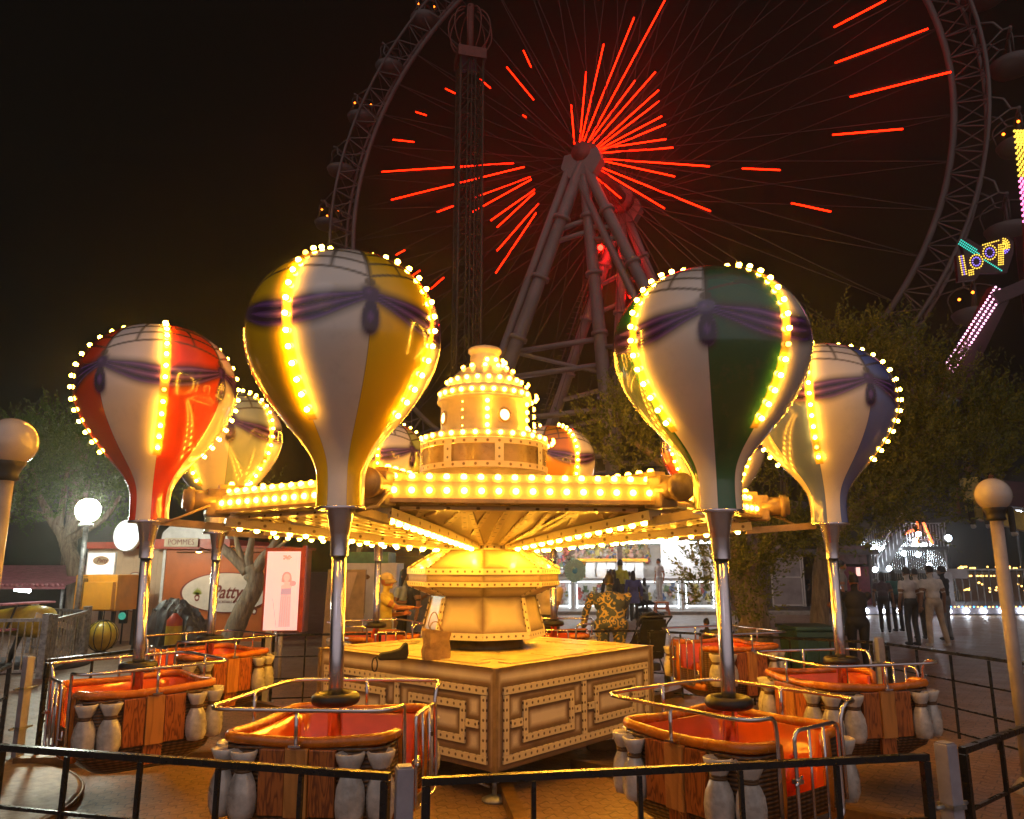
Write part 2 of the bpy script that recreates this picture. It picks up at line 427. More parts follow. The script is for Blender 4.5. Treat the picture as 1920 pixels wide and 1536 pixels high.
colm = MB(); PH8 = R(-88)
colm.lathe([(.40, PZ1), (.40, 1.09), (.33, 1.11)], 40, 1)
C8 = lambda z0, r0, z1, r1, mi: colm.facets([(r0, z0), (r1, z1)], 8, mi, ph=PH8)
C8(1.10, .35, 1.11, .63, 2); C8(1.11, .63, 1.175, .622, 3); C8(1.175, .612, 1.50, .53, 0); C8(1.50, .53, 1.60, .76, 0)
C8(1.60, .775, 1.645, .785, 3); C8(1.645, .765, 1.715, .765, 0); C8(1.715, .785, 1.77, .785, 3); C8(1.77, .765, 1.95, .48, 0); C8(1.95, .48, 2.0, .47, 3)
for k in range(8):
    if k == 0: continue
    a = PH8 + k * pi / 4; u = Vector((cos(a), sin(a), 0))
    for (r0, z0, r1, z1) in ((.615, 1.175, .54, 1.49), (.54, 1.51, .765, 1.60), (.775, 1.775, .495, 1.945)):
        colm.beam(u * r0 + Vector((0, 0, z0)), u * r1 + Vector((0, 0, z1)), .055, .012, 3, up=u)
M['gap'] = M['dark']
colm.obj('column', [M['facet'], M['brownmetal'], M['gap'], M['rivet']], ride, (-.05, 0, 0))

sw = MB()   # turning head: inverted pyramid of painted truss facets
AP = 2.45; RC = AP / cos(pi / 8)
zb, zc = 2.225, 2.0
head = MB()
for i in range(8):
    a, b = arm_dir(i), arm_dir(i + 1)
    p0, p1 = a * RC * .97 + Vector((0, 0, zb)), b * RC * .97 + Vector((0, 0, zb)); q0, q1 = a * .46 + Vector((0, 0, zc)), b * .46 + Vector((0, 0, zc))
    head.quad(q0, q1, p1, p0, 0)
    n = (p1 - p0).cross(q0 - p0).normalized(); n = n if n.z < 0 else -n
    def P_(u, v): return (q0 * (1 - u) + q1 * u) * (1 - v) + (p0 * (1 - u) + p1 * u) * v + n * .012
    def rib(u0, v0, u1, v1, w=.05): head.beam(P_(u0, v0), P_(u1, v1), w, .02, 1, up=n)
    for u in (.36, .64): rib(u, .05, .5 + (u - .5) * .36, .97)
    for u, w in ((.22, .30), (.78, .70)): rib(u, .05, w, .96, .04)
    for s in (0, 1):
        f = (lambda x: x) if s == 0 else (lambda x: 1 - x)
        rib(f(.28), .97, f(.2), .5); rib(f(.28), .97, f(.12), .62); rib(f(.2), .97, f(.06), .78, .035); rib(f(.12), .97, f(.05), .82, .035); rib(f(.38), .97, f(.22), .35, .04)
    rib(.03, .955, .97, .955, .07)
head.obj('truss_facet', [M['facet'], M['rivet_wide']], ride)

roofp = MB()
roofp.facets([(RC * .93, 2.44), (.55, 2.52)], 8, 0, ph=A0)
roofp.obj('arm_deck', [M['panel']], ride)

# lamp boards between the arms
bulb_me = MB(); bulb_me.lathe([(.024, 0), (.024, .010), (.020, .019), (.012, .025), (0, .027)], 10)
bulb_me = bulb_me.mesh('bulb', M['bulb'])
small_bulb = MB(); small_bulb.lathe([(.013, 0), (.013, .010)], 8, 1); small_bulb.lathe([(.013, .010), (.0165, .012), (.0165, .022), (.0135, .029), (.008, .033), (0, .034)], 8)
small_bulb = small_bulb.mesh('bulb', [M['bulb_small'], M['brass']])
dim_bulb = small_bulb.copy(); dim_bulb.materials[0] = M['bulb_dim']
low_bulb = MB(); low_bulb.lathe([(.024, 0), (.024, .008), (.020, .016), (.012, .021), (0, .022)], 10)
low_bulb = low_bulb.mesh('bulb', M['bulb_low'])
def bulb_mat(p, d):
    s, u, d = basis(d); m = Matrix((s, -u if False else u, d)).transposed().to_4x4()
    if m.to_3x3().determinant() < 0: m = Matrix((-s, u, d)).transposed().to_4x4()
    m.translation = p; return m
stuff = []           # (matrix) bulbs that stay in one mesh
n_single = 0
def bulb_on(parent, p, d, single, low=False):
    """p, d in ride coordinates"""
    global n_single
    if single and n_single < 100:
        n_single += 1
        o = link('bulb', low_bulb if low else bulb_me, parent); o.matrix_local = bulb_mat(p, d)
    else: stuff.append((bulb_mat(p, d), 1 if low else 0))
for i in range(8):
    a, b = arm_dir(i), arm_dir(i + 1); out = (a + b).normalized()
    p0, p1 = a * RC, b * RC; d = (p1 - p0); L = d.length; d.normalize()
    s0, s1 = p0 + d * .02, p1 - d * .02
    bd = MB(); z1, z2, z3, z4 = 2.235, 2.262, 2.385, 2.455
    def row(za, ra, zb_, rb, mi): 
        bd.quad(s0 + out * ra + Vector((0, 0, za)), s1 + out * ra + Vector((0, 0, za)), s1 + out * rb + Vector((0, 0, zb_)), s0 + out * rb + Vector((0, 0, zb_)), mi)
    row(z1, -.12, z1, .075, 1); row(z1, .075, z2, .075, 1); row(z2, .075, z2, .03, 1)
    row(z2, .03, z3, .03, 0); row(z3, .03, z3, .015, 1); row(z3, .015, z4, -.065, 0); row(z4, -.065, z4, -.12, 1); row(z4, -.12, z1, -.12, 1)
    for s_ in (s0, s1):
        pr = [(.075, z1), (.075, z2), (.03, z2), (.03, z3), (.015, z3), (-.065, z4), (-.12, z4), (-.12, z1)]
        bd.add([s_ + out * r + Vector((0, 0, z)) for r, z in pr], [tuple(range(8))], 1)
    M.setdefault('lampboard', pm('lamp_board_paint', (.74, .56, .27), .3, var=.15, coat=.3))
    o = bd.obj('lamp_board', [M['lampboard'], M['brass']], ride)
    nb = 16
    for k in range(nb):
        t = (k + .5) / nb; p = s0.lerp(s1, t)
        bulb_on(o, p + out * .031 + Vector((0, 0, 2.322)), out, i == 0)
        tl = Vector((out.x * .66, out.y * .66, .75)).normalized()
        bulb_on(o, p + out * -.025 + Vector((0, 0, 2.423)), tl, i == 0)
# arms
for i in range(8):
    a = arm_dir(i); sd = Vector((-a.y, a.x, 0)); am = MB()
    am.beam(a * .44 + Vector((0, 0, 1.985)), a * (RC - .05) + Vector((0, 0, 2.165)), .11, .075, 0)
    am.beam(a * .6 + Vector((0, 0, 2.47)), a * (RC + .02) + Vector((0, 0, 2.46)), .10, .05, 1)
    o = am.obj('arm', [M['rivet_wide'], M['brass']], ride)
    jt = MB()
    jt.box(a * (RC + .02) + Vector((0, 0, 2.33)), (.2, .16, .24), 0, Matrix.Rotation(atan2(a.y, a.x), 3, 'Z'), .02)
    jt.tube([a * (RC + .05) + Vector((0, 0, 2.35)), a * (RC + .30) + Vector((0, 0, 2.35))], .085, 16); jt.tube([a * (RC + .22) + Vector((0, 0, 2.35)), a * (RC + .27) + Vector((0, 0, 2.35))], .105, 16)
    jt.tube([a * (RC + .1) + sd * .1 + Vector((0, 0, 2.3)), a * (RC + .35) + sd * .13 + Vector((0, 0, 2.18)), a * (RC + .46) + sd * .02 + Vector((0, 0, 2.14))], .012, 6)
    jt.beam(a * (RC - .1) + Vector((0, 0, 2.12)), a * (RC + .52) + Vector((0, 0, 2.16)), .06, .06)
    jt.obj('arm_joint', M['sunk0'], o)
    for k in range(14):
        t = (k + .6) / 14; r = .5 + (RC - .62) * t; z = 1.985 + (2.165 - 1.985) * (r - .44) / (RC - .49)
        bulb_on(o, a * r + Vector((0, 0, z - .039)), (0, 0, -1), i in (0, 1), True)
        bulb_on(o, a * (.75 + (RC - .78) * t) + Vector((0, 0, 2.491)), (0, 0, 1), False)

# lantern tower on the turning head
tw = MB()
tw.lathe([(.5, 2.50), (.56, 2.66), (.60, 2.70), (.66, 2.705)], 48, 1)
tw.lathe([(.67, 2.705), (.67, 2.76)], 48, 2)
tw.lathe([(.655, 2.76), (.655, 2.92)], 48, 0)
tw.lathe([(.67, 2.92), (.67, 2.965)], 48, 2)
tw.lathe([(.675, 2.965), (.675, 2.975), (.665, 2.98), (.672, 2.985), (.672, 3.045), (.66, 3.055), (.49, 3.065)], 48, 1)
tw.lathe([(.463, 3.06), (.463, 3.42), (.49, 3.425), (.505, 3.44), (.505, 3.455), (.495, 3.46), (.50, 3.465), (.50, 3.53), (.48, 3.545), (.43, 3.55), (.415, 3.56), (.405, 3.57), (.405, 3.63), (.385, 3.645), (.36, 3.66), (.27, 3.75), (.2, 3.79), (.17, 3.82), (.16, 3.83), (.16, 3.93), (.15, 3.95), (.18, 3.985), (.18, 4.03), (.165, 4.045), (.08, 4.06), (0, 4.062)], 48, 1)
tw.tube([(0, 0, 4.05), (0, 0, 4.10)], .012, 6, 1)
for k in range(8):   # riveted uprights between the sunk windows of the lower drum
    a = R(-90) + (k + .33) * pi / 4; u = Vector((cos(a), sin(a), 0)); s = Vector((-sin(a), cos(a), 0))
    tw.quad(u * .672 - s * .045 + Vector((0, 0, 2.76)), u * .672 + s * .045 + Vector((0, 0, 2.76)), u * .672 + s * .045 + Vector((0, 0, 2.92)), u * .672 - s * .045 + Vector((0, 0, 2.92)), 3)
M['sunk'] = pm('tan_sunk_panel', (.42, .27, .09), .3, var=.3, coat=.4)
def ring_rivet():
    m, t, b = nt('riveted_ring'); co = N(t, 'ShaderNodeTexCoord').outputs['Object']; s = N(t, 'ShaderNodeSeparateXYZ'); t.links.new(co, s.inputs[0])
    an = math_(t, 'ARCTAN2', s.outputs[1], s.outputs[0]); k = math_(t, 'MULTIPLY', math_(t, 'SUBTRACT', math_(t, 'FRACT', math_(t, 'MULTIPLY', an, 36 / (2 * pi))), .5), 2 * pi * .67 / 36)
    z0 = math_(t, 'SUBTRACT', math_(t, 'PINGPONG', math_(t, 'SUBTRACT', s.outputs[2], 2.765), .115), 0.0)
    d = math_(t, 'SQRT', math_(t, 'ADD', math_(t, 'MULTIPLY', k, k), math_(t, 'MULTIPLY', z0, z0)))
    c = ramp(t, math_(t, 'DIVIDE', d, .03), [(.35, (.2, .1, .03)), (.6, (.74, .58, .33))])
    t.links.new(c, b.inputs['Base Color']); b.inputs['Roughness'].default_value = .35; return m
ZI = ([2.5, 2.705, 3.015, 3.46, 3.497, 3.6, 3.768, 3.88, 3.95, 4.062, 4.2], [2.5, 2.735, 3.075, 3.51, 3.55, 3.70, 3.86, 3.945, 4.03, 4.115, 4.25])
def tz(z):
    for a, b, c, d in zip(ZI[0], ZI[0][1:], ZI[1], ZI[1][1:]):
        if a <= z <= b: return c + (d - c) * (z - a) / (b - a)
    return z
tw.v = [(x, y, tz(z)) for x, y, z in tw.v]
tower = tw.obj('tower', [M['sunk'], M['cream'], ring_rivet(), M['rivet']], ride, (-.055, 0, 0))
def ringb(n, r, z, ph=0, tilt=0, front=1):
    for k in range(n):
        a = ph + 2 * pi * k / n; u = Vector((cos(a), sin(a), 0))
        bulb_on(tower, u * r + Vector((0, 0, tz(z))), u + Vector((0, 0, tilt)), front and sin(a) < -.25)
ringb(34, .672, 3.015); ringb(28, .50, 3.497); ringb(22, .405, 3.60); ringb(11, .25, 3.768, .2, 1.0); ringb(11, .16, 3.88)
for k in range(4):
    base = R(-62) + k * pi / 2
    u = Vector((cos(base), sin(base), 0)); s = Vector((-sin(base), cos(base), 0))
    pt = MB(); pt.lathe([(0, .012), (.052, .010), (.056, .004)], 20, 0); pt.lathe([(.056, .0), (.058, .018), (.074, .014), (.078, 0)], 20, 1)
    o = link('porthole', pt.mesh('porthole', [M['porthole'], M['brass']]), tower); o.matrix_local = bulb_mat(u * .464 + Vector((0, 0, tz(3.24))), u)
    for da in (R(29), R(61)):
        a = base + da; u2 = Vector((cos(a), sin(a), 0))
        for j in range(4): bulb_on(tower, u2 * .464 + Vector((0, 0, tz(3.125 + .085 * j))), u2, sin(a) < -.3)
sb = MB()
for m_, mi in stuff:
    q = MB(); q.lathe([(.024, 0), (.024, .010), (.020, .019), (.012, .025), (0, .027)], 8)
    sb.add([m_ @ Vector(p) for p in q.v], q.f, mi, True)
tag(sb.obj('bulb_rows', [M['bulb'], M['bulb_low']], ride), kind='stuff')

# ------------------------------------------------------------------ balloon cars
PROF = [(2.155, .150), (2.165, .156), (2.22, .153), (2.30, .153), (2.38, .158), (2.45, .172), (2.52, .203), (2.59, .248), (2.66, .303), (2.73, .360), (2.80, .415), (2.87, .465), (2.94, .510),
        (3.02, .556), (3.10, .594), (3.18, .622), (3.26, .640), (3.34, .648), (3.42, .645), (3.50, .632), (3.58, .607), (3.66, .568), (3.73, .520), (3.80, .452), (3.85, .385), (3.89, .310), (3.92, .225), (3.937, .13), (3.943, .05), (3.944, 0.001)]
def prof_at(z):
    for (a, r), (b, q) in zip(PROF, PROF[1:]):
        if a <= z <= b: return r + (q - r) * (z - a) / (b - a)
    return 0
# resample by arc length with a smoothing spline (Catmull-Rom)
def resample(pts, n):
    P = [Vector((r, z, 0)) for z, r in pts]; out = []
    for i in range(len(P) - 1):
        p0, p1, p2, p3 = P[max(i - 1, 0)], P[i], P[i + 1], P[min(i + 2, len(P) - 1)]
        for k in range(12):
            t = k / 12; out.append(.5 * ((2 * p1) + (p2 - p0) * t + (2 * p0 - 5 * p1 + 4 * p2 - p3) * t * t + (3 * p1 - p0 - 3 * p2 + p3) * t ** 3))
    out.append(P[-1]); L = [0]
    for a, b in zip(out, out[1:]): L.append(L[-1] + (b - a).length)
    res = []; j = 0
    for k in range(n + 1):
        s = L[-1] * k / n
        while j < len(L) - 2 and L[j + 1] < s: j += 1
        t = (s - L[j]) / max(L[j + 1] - L[j], 1e-9); p = out[j].lerp(out[j + 1], t); res.append((max(p.x, .0005), p.y))
    return res
def smooth(a, b, x):
    t = min(1, max(0, (x - a) / (b - a))); return t * t * (3 - 2 * t)
def balloon_mesh():
    pr = resample(PROF, 190); n = 288; b = MB(); vs = []; fs = []; colr = []; uvv = []; sd_ = []
    for r, z in pr:
        for k in range(n + 1):
            ph = 2 * pi * k / n; vs.append((r * cos(ph), r * sin(ph), z))
            q = (ph + pi / 4) % (pi / 2) - 0     # 0..pi/2 ; bow at q = 0 (and pi/2)
            q = ((ph - pi / 4) + pi / 4) % (pi / 2) - pi / 4   # signed angle from nearest bow
            dx = q * max(r, .02); u = abs(q) / (pi / 4)
            # swag ribbon
            zc = 3.455 - .115 * (1 - (1 - u) ** 1.7) ; hw = .026 + .052 * smooth(0, .7, u)
            d = abs(z - zc); rib = 1 - smooth(hw - .008, hw + .02, d)
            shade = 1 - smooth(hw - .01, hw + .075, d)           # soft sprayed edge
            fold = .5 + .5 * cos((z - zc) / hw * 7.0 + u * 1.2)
            kn = 1 - smooth(.046, .066, sqrt(dx * dx + (z - 3.455) ** 2))
            kn2 = 1 - smooth(.026, .042, sqrt(dx * dx + (z - 3.545) ** 2))
            zt = 3.315; hh_ = .115; e_ = sqrt((dx / (.048 * (1 - .25 * (z - zt) / hh_))) ** 2 + ((z - zt) / hh_) ** 2)
            ta = 1 - smooth(.88, 1.22, e_); tin = 1 - smooth(.35, .6, sqrt((dx / .036) ** 2 + ((z - zt + .01) / .085) ** 2))
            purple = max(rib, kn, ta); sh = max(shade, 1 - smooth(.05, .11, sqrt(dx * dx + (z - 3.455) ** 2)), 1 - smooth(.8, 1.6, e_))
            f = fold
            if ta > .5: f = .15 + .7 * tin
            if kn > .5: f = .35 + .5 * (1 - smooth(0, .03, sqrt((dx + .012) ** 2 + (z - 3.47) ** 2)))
            # net over the crown
            net = 0; ns = 0
            if z > 3.56:
                for base, rise in ((3.585, .085), (3.69, .07), (3.79, .05)):
                    zz = base + rise * (1 - (1 - u) ** 2)
                    net = max(net, 1 - smooth(.006, .016, abs(z - zz)))
                w = .012
                net = max(net, 1 - smooth(w - .004, w + .008, abs(dx)))
                for a_ in (.5,):
                    net = max(net, (1 - smooth(w - .006, w + .005, abs(abs(q) - a_ * pi / 4) * max(r, .02))) * (1 if z > 3.585 + .085 * .75 else 0))
                net = max(net, 1 - smooth(w - .006, w + .005, (pi / 4 - abs(q)) * max(r, .02)) if z > 3.67 else 0)
                ns = net
            net = max(net, kn2)
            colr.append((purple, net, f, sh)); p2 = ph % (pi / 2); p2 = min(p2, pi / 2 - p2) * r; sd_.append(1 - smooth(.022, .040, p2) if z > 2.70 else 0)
    for i in range(len(pr) - 1):
        for k in range(n):
            a = i * (n + 1) + k; fs.append((a, a + 1, a + n + 2, a + n + 1)); uvv.append([(k / n, 0), ((k + 1) / n, 0), ((k + 1) / n, 1), (k / n, 1)])
    b.add(vs, fs, 0, True, uvv, [(1, 2)] * len(fs))
    me = b.mesh('balloon', [M['cream']])
    ca = me.color_attributes.new('paint', 'FLOAT_COLOR', 'POINT'); ca.data.foreach_set('color', [x for c in colr for x in c])
    me.attributes.new('bulb_strip_glow', 'FLOAT', 'POINT').data.foreach_set('value', sd_)
    return me
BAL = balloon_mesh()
def gore_mat(name, col, swap):
    m, t, b = nt(name); u, v = uvs(t)
    ca = N(t, 'ShaderNodeVertexColor'); ca.layer_name = 'paint'; s = N(t, 'ShaderNodeSeparateColor'); t.links.new(ca.outputs[0], s.inputs[0])
    par = math_(t, 'GREATER_THAN', math_(t, 'FRACT', math_(t, 'MULTIPLY', u, 4)), .5)
    white = (.78, .72, .66)
    c = mixc(t, par, *((col, white) if swap else (white, col)))
    c = mixc(t, math_(t, 'MULTIPLY', noise_(t, 2.2, 6), .22), c, tuple(.5 * q for q in col))
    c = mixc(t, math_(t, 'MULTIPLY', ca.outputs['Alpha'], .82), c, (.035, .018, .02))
    ed = math_(t, 'ABSOLUTE', math_(t, 'SUBTRACT', math_(t, 'FRACT', math_(t, 'ADD', math_(t, 'MULTIPLY', u, 8), .5)), .5))
    c = mixc(t, math_(t, 'MULTIPLY', math_(t, 'LESS_THAN', ed, .006), .55), c, (.06, .04, .03))
    c = mixc(t, math_(t, 'MULTIPLY', ramp(t, noise_(t, 5, 8, None, .75), [(.56, (0, 0, 0)), (.72, (1, 1, 1))]), .14), c, (.22, .16, .11))
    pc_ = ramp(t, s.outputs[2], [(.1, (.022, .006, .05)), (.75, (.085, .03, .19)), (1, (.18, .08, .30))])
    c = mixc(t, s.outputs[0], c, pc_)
    c = mixc(t, math_(t, 'MULTIPLY', s.outputs[1], .85), c, (.07, .05, .025))
    ls = N(t, 'ShaderNodeAttribute'); ls.attribute_name = 'bulb_strip_glow'
    c = mixc(t, ls.outputs['Fac'], c, (.42, .26, .06))  # gold bulb strip; colour also stands in for the yellow bulb glow
    t.links.new(c, b.inputs['Base Color']); b.inputs['Roughness'].default_value = .2
    b.inputs['Coat Weight'].default_value = 1; b.inputs['Coat Roughness'].default_value = .025; return m
SPL, NB = resample(PROF, 400), 15
def strip_points():
    i0 = min(range(401), key=lambda i: abs(SPL[i][1] - 2.77)); i1 = 397; pts = []
    L = [0]
    for a, b in zip(SPL, SPL[1:]): L.append(L[-1] + sqrt((a[0] - b[0]) ** 2 + (a[1] - b[1]) ** 2))
    for k in range(NB):
        s = L[i0] + (L[366] - L[i0]) * (k / (NB - 1)); i = min(range(401), key=lambda i: abs(L[i] - s))
        j, l = max(i - 2, 0), min(i + 2, 400); tx, tz = SPL[l][0] - SPL[j][0], SPL[l][1] - SPL[j][1]
        pts.append((SPL[i], (tz, -tx)))
    return pts
STRIP = strip_points()

S0 = .50
def ring(s, z, n=72, p=8, a0=0, a1=2 * pi, closed=True):
    out = []
    for k in range(n if closed else n + 1):
        a = a0 + (a1 - a0) * k / n; c, d = cos(a), sin(a); q = (abs(c) ** p + abs(d) ** p) ** (-1 / p)
        out.append(Vector((s * q * c, s * q * d, z)))
    return out
GAP = math.atan2(.26, S0)
def car_parts():
    P = []
    # wicker basket and orange tub
    b = MB(); n = 96
    rings = [(.485, .83), (.49, .60), (.485, .48), (.455, .40), (.40, .33), (.33, .285), (.25, .27)]
    vs = []; fs = []
    for s, z in rings: vs += ring(s, z, n, 8 if s > .45 else 4)
    for i in range(len(rings) - 1):
        for k in range(n):
            a = (k + .5) / n * 2 * pi; a = min(a, 2 * pi - a)
            if i == 0 and a < GAP: continue
            fs.append((i * n + k, i * n + (k + 1) % n, (i + 1) * n + (k + 1) % n, (i + 1) * n + k))
    fs.append(tuple((len(rings) - 1) * n + k for k in range(n))); b.add(vs, fs, 0, True)
    P.append(('basket', b.mesh('basket', M['wicker']), None))
    b = MB()
    inn = ring(.44, .83, n, 8, GAP, 2 * pi - GAP, False); low = ring(.40, .40, n, 8, GAP, 2 * pi - GAP, False); out = ring(.487, .84, n, 8, GAP, 2 * pi - GAP, False); ol = ring(.487, .42, n, 8, GAP, 2 * pi - GAP, False)
    m = n + 1; fs = []
    for k in range(n): fs += [(k, k + 1, m + k + 1, m + k), (2 * m + k, k + 0, k + 1, 2 * m + k + 1)]
    fs += [(0, m, 3 * m, 2 * m), (n, m + n, 3 * m + n, 2 * m + n)]
    b.add(inn + low + out + ol, fs, 0, True)
    b.add(ring(.45, .40, n), [tuple(range(n))], 0)
    b.tube(ring(.30, .56, 40, 5, GAP + .5, 2 * pi - GAP - .5, False), .075, 8)          # bench
    for a in (pi / 2, pi, 3 * pi / 2):
        for da in (-.3, .3):
            p = ring(.418, .66, 1, 8, a + da, a + da + 1)[0]; b.ell(p, .016, 0, 8, 6)
    P.append(('tub', b.mesh('tub', M['orange']), None))
    b = MB(); pth = ring(.478, .85, 150, 8, GAP * .93, 2 * pi - GAP * .93, False)
    pts = []
    for p in pth:
        a = atan2(p.y, p.x); pts.append(p + Vector((0, 0, .018 * (abs(sin(2 * a)) ** 3))))
    lo0, lo1 = pts[0].copy(), pts[-1].copy()
    down = lambda p, q: [Vector((p.x + .0, p.y, .44)), Vector((p.x + .01, p.y, .60)), Vector((p.x + .01, p.y, .76))]
    pts = down(lo0, 1) + pts + list(reversed(down(lo1, 1)))
    b.tube(pts, [.027] * 3 + [.030] * (len(pts) - 6) + [.027] * 3, 12); b.tube([Vector((.478, -.28, .43)), Vector((.495, 0, .42)), Vector((.478, .28, .43))], .04, 10)
    P.append(('rim', b.mesh('rim', M['amber']), None))
    b = MB(); b.box((.53, 0, .45), (.012, .26, .05)); P.append(('step_plate', b.mesh('step_plate', M['steel']), None))
    # boards on three faces
    bw = MB(); bw.box((0, 0, 0), (.150, .030, .335), 0, None, .006); bw = bw.mesh('wood_board', M['wood'])
    bp = MB(); bp.box((0, 0, 0), (.130, .036, .345), 0, None, .006)
    for k in range(9): bp.box((0, -.0185, -.15 + k * .036), (.15, .002, .004), 0, Matrix.Rotation(.6, 3, 'Y'))
    bp = bp.mesh('pale_board', M['plank'])
    for a in (-pi / 2, pi, pi / 2):
        u = Vector((cos(a), sin(a), 0)); s = Vector((-sin(a), cos(a), 0))
        for x, me, nm in ((-.145, bw, 'wood_board'), (0, bp, 'pale_board'), (.145, bw, 'wood_board')):
            P.append((nm, me, (u * (.512 if nm == 'pale_board' else .506) + s * x + Vector((0, 0, .655)), (0, 0, a + pi / 2))))
    b = MB(); 
    b.box((0, 0, 0), (.13, .03, .15)); lb = b.mesh('lower_board', M['wood'])
    for a in (-pi / 2, pi, pi / 2):
        u = Vector((cos(a), sin(a), 0)); P.append(('lower_board', lb, (u * .487 + Vector((0, 0, .42)), (0, 0, a + pi / 2))))
    sk = MB(); nn = 20; prof = [(.035, 0), (.062, .008), (.075, .05), (.078, .12), (.070, .18), (.052, .225), (.040, .243), (.040, .258), (.050, .275), (.066, .31), (.078, .345), (.070, .350), (.045, .33)]
    vs = []; fs = []
    for r, z in prof:
        for k in range(nn):
            a = 2 * pi * k / nn; w = 1 + .07 * cos(7 * a + z * 9) * (1 if .03 < z < .34 else 0); vs.append((r * 1.03 * w * cos(a), r * .92 * w * sin(a), z * 1.0))
    for i in range(len(prof) - 1):
        for k in range(nn): fs.append((i * nn + k, i * nn + (k + 1) % nn, (i + 1) * nn + (k + 1) % nn, (i + 1) * nn + k))
    sk.add(vs, fs, 0, True); sk.tube([(.043 * cos(a), .043 * sin(a) * .9, .247) for a in [k * pi / 8 for k in range(16)]], .009, 6, 1, True); sk.tube([(.043 * cos(a), .043 * sin(a) * .9, .260) for a in [k * pi / 8 for k in range(16)]], .007, 6, 1, True)
    sk = sk.mesh('sack', [M['sack'], M['rope']])
    for c in (pi / 4, 3 * pi / 4, 5 * pi / 4, 7 * pi / 4):
        for da in (-.25, 0, .25):
            if abs(sin((c + da) / 2)) < sin(GAP * .62): continue
            a = c + da; p = ring(.525 if da else .525, .465, 1, 5, a, a + 1)[0]
            P.append(('sack', sk, (p, (0, 0, a + pi / 2))))
    # chrome rail with posts
    b = MB(); g = .25
    loop = ring(.55, 1.03, 90, 9, GAP + .13, 2 * pi - GAP - .13, False)
    e0, e1 = loop[0], loop[-1]
    def drop(p, s): return [Vector((.54, p.y - s * .07, .52)), Vector((.54, p.y - s * .07, .80)), Vector((.54, p.y - s * .068, .95)), Vector((.545, p.y - s * .05, 1.005)), Vector((.55, p.y - s * .02, 1.027))]
    b.tube(drop(e0, 1) + loop + list(reversed(drop(e1, -1))), .0125, 8)
    P.append(('hand_rail', b.mesh('hand_rail', M['chrome']), None))
    rp = MB(); rp.tube([(0, 0, 0), (0, 0, .19)], .011, 8); rp.box((0, 0, 0), (.07, .04, .012)); rp = rp.mesh('rail_post', M['chrome'])
    for a in (-pi / 2, pi, pi / 2):
        u = Vector((cos(a), sin(a), 0)); P.append(('rail_post', rp, (u * .535 + Vector((0, 0, .845)), (0, 0, a + pi / 2))))
    b = MB(); rc = .05; fr = []
    for cx_, cz_, a0 in ((.16, .90, 0), (-.16, .90, pi / 2), (-.16, .50, pi), (.16, .50, 3 * pi / 2)):
        for k in range(6): a = a0 + k * pi / 10; fr.append(Vector((.575, cx_ + rc * cos(a), cz_ + rc * sin(a))))
    b.tube(fr, .011, 8, 0, True)
    for y in (-.07, .07): b.tube([(.575, y, .455), (.575, y, .945)], .008, 8)
    b.tube([(.575, .21, .56), (.555, .25, .56), (.555, .25, .62)], .009, 6); b.box((.58, -.21, .70), (.04, .05, .02)); b.tube([(.58, -.17, .72), (.60, -.26, .69)], .008, 6)
    P.append(('gate', b.mesh('gate', M['chrome']), None))
    b = MB(); b.tube([(0, 0, .38), (0, 0, 2.0)], .045, 28); b.lathe([(.057, 1.86), (.057, 1.99), (.060, 2.0), (.085, 2.13), (.09, 2.15)], 28); b.lathe([(.16, 2.150), (.163, 2.155), (.163, 2.165), (.158, 2.168)], 40); b.lathe([(0, 2.149), (.163, 2.15)], 40)
    P.append(('pole', b.mesh('pole', M['chrome']), None))
    b = MB(); b.tube([(.112 * cos(a), .112 * sin(a), 1.0) for a in [k * pi / 20 for k in range(40)]], .036, 14, 0, True); b.lathe([(.045, .985), (.085, .99), (.085, 1.01), (.045, 1.015)], 24)
    P.append(('tyre_ring', b.mesh('tyre_ring', M['rubber']), None))
    return P
PARTS = car_parts()
def balloon_car(label, loc, yaw, strip, col, swap, cname, sz=.93, lean=0):
    t = thing('balloon_car', label, 'ride car', loc, 0, 'balloon cars of the carousel'); t.rotation_euler = (0, R(lean), 0)
    for nm, me, x in PARTS:
        if x is None: link(nm, me, t, None, (0, 0, yaw))
        else:
            p, r = x; o = link(nm, me, t, Matrix.Rotation(yaw, 3, 'Z') @ p, (0, 0, r[2] + yaw))
    b = link('balloon', BAL, t, (0, 0, 2.155 * (1 - sz)), (0, 0, strip)); b.scale = (1, 1, sz)
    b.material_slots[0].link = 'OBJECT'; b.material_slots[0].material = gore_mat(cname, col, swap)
    nb_ = 0
    for k in range(4):
        a = k * pi / 2
        for (r, z), (nr, nz) in STRIP:
            nb_ += 1; o = link('bulb', dim_bulb if (nb_ * 7919 + int(loc[0] * 100)) % 31 == 0 else small_bulb, b); o.matrix_local = bulb_mat(Vector((r * cos(a), r * sin(a), z)), Vector((nr * cos(a), nr * sin(a), nz)))
    return t
def on_ring(i, r=3.227): d = arm_dir(i) * r; return (CX + d.x, CY + d.y, 0)
balloon_car('yellow and white balloon with orange tub, nearest car before the podium corner', (-1.06, 4.90, 0), R(-10), R(-109), (.86, .54, .008), False, 'yellow_gores', .955, -1.2)
balloon_car('dark green and white balloon with an open gated orange tub in front', (1.33, 4.90, -.02), R(-53), R(-61), (.015, .11, .045), False, 'green_gores', .90)
balloon_car('red and white balloon car beside the white street lamp', (-3.01, 6.43, 0), R(221), R(-61), (.70, .05, .01), True, 'red_gores', .95, -1.3)
balloon_car('slate blue and white balloon car standing before the big dark tree', (2.82, 6.78, 0), R(14), R(-119), (.10, .16, .46), False, 'blue_gores', .91)
balloon_car('pale turquoise and white balloon half hidden behind the red one', on_ring(-2), R(-130), R(-20), (.34, .42, .38), False, 'turquoise_gores')
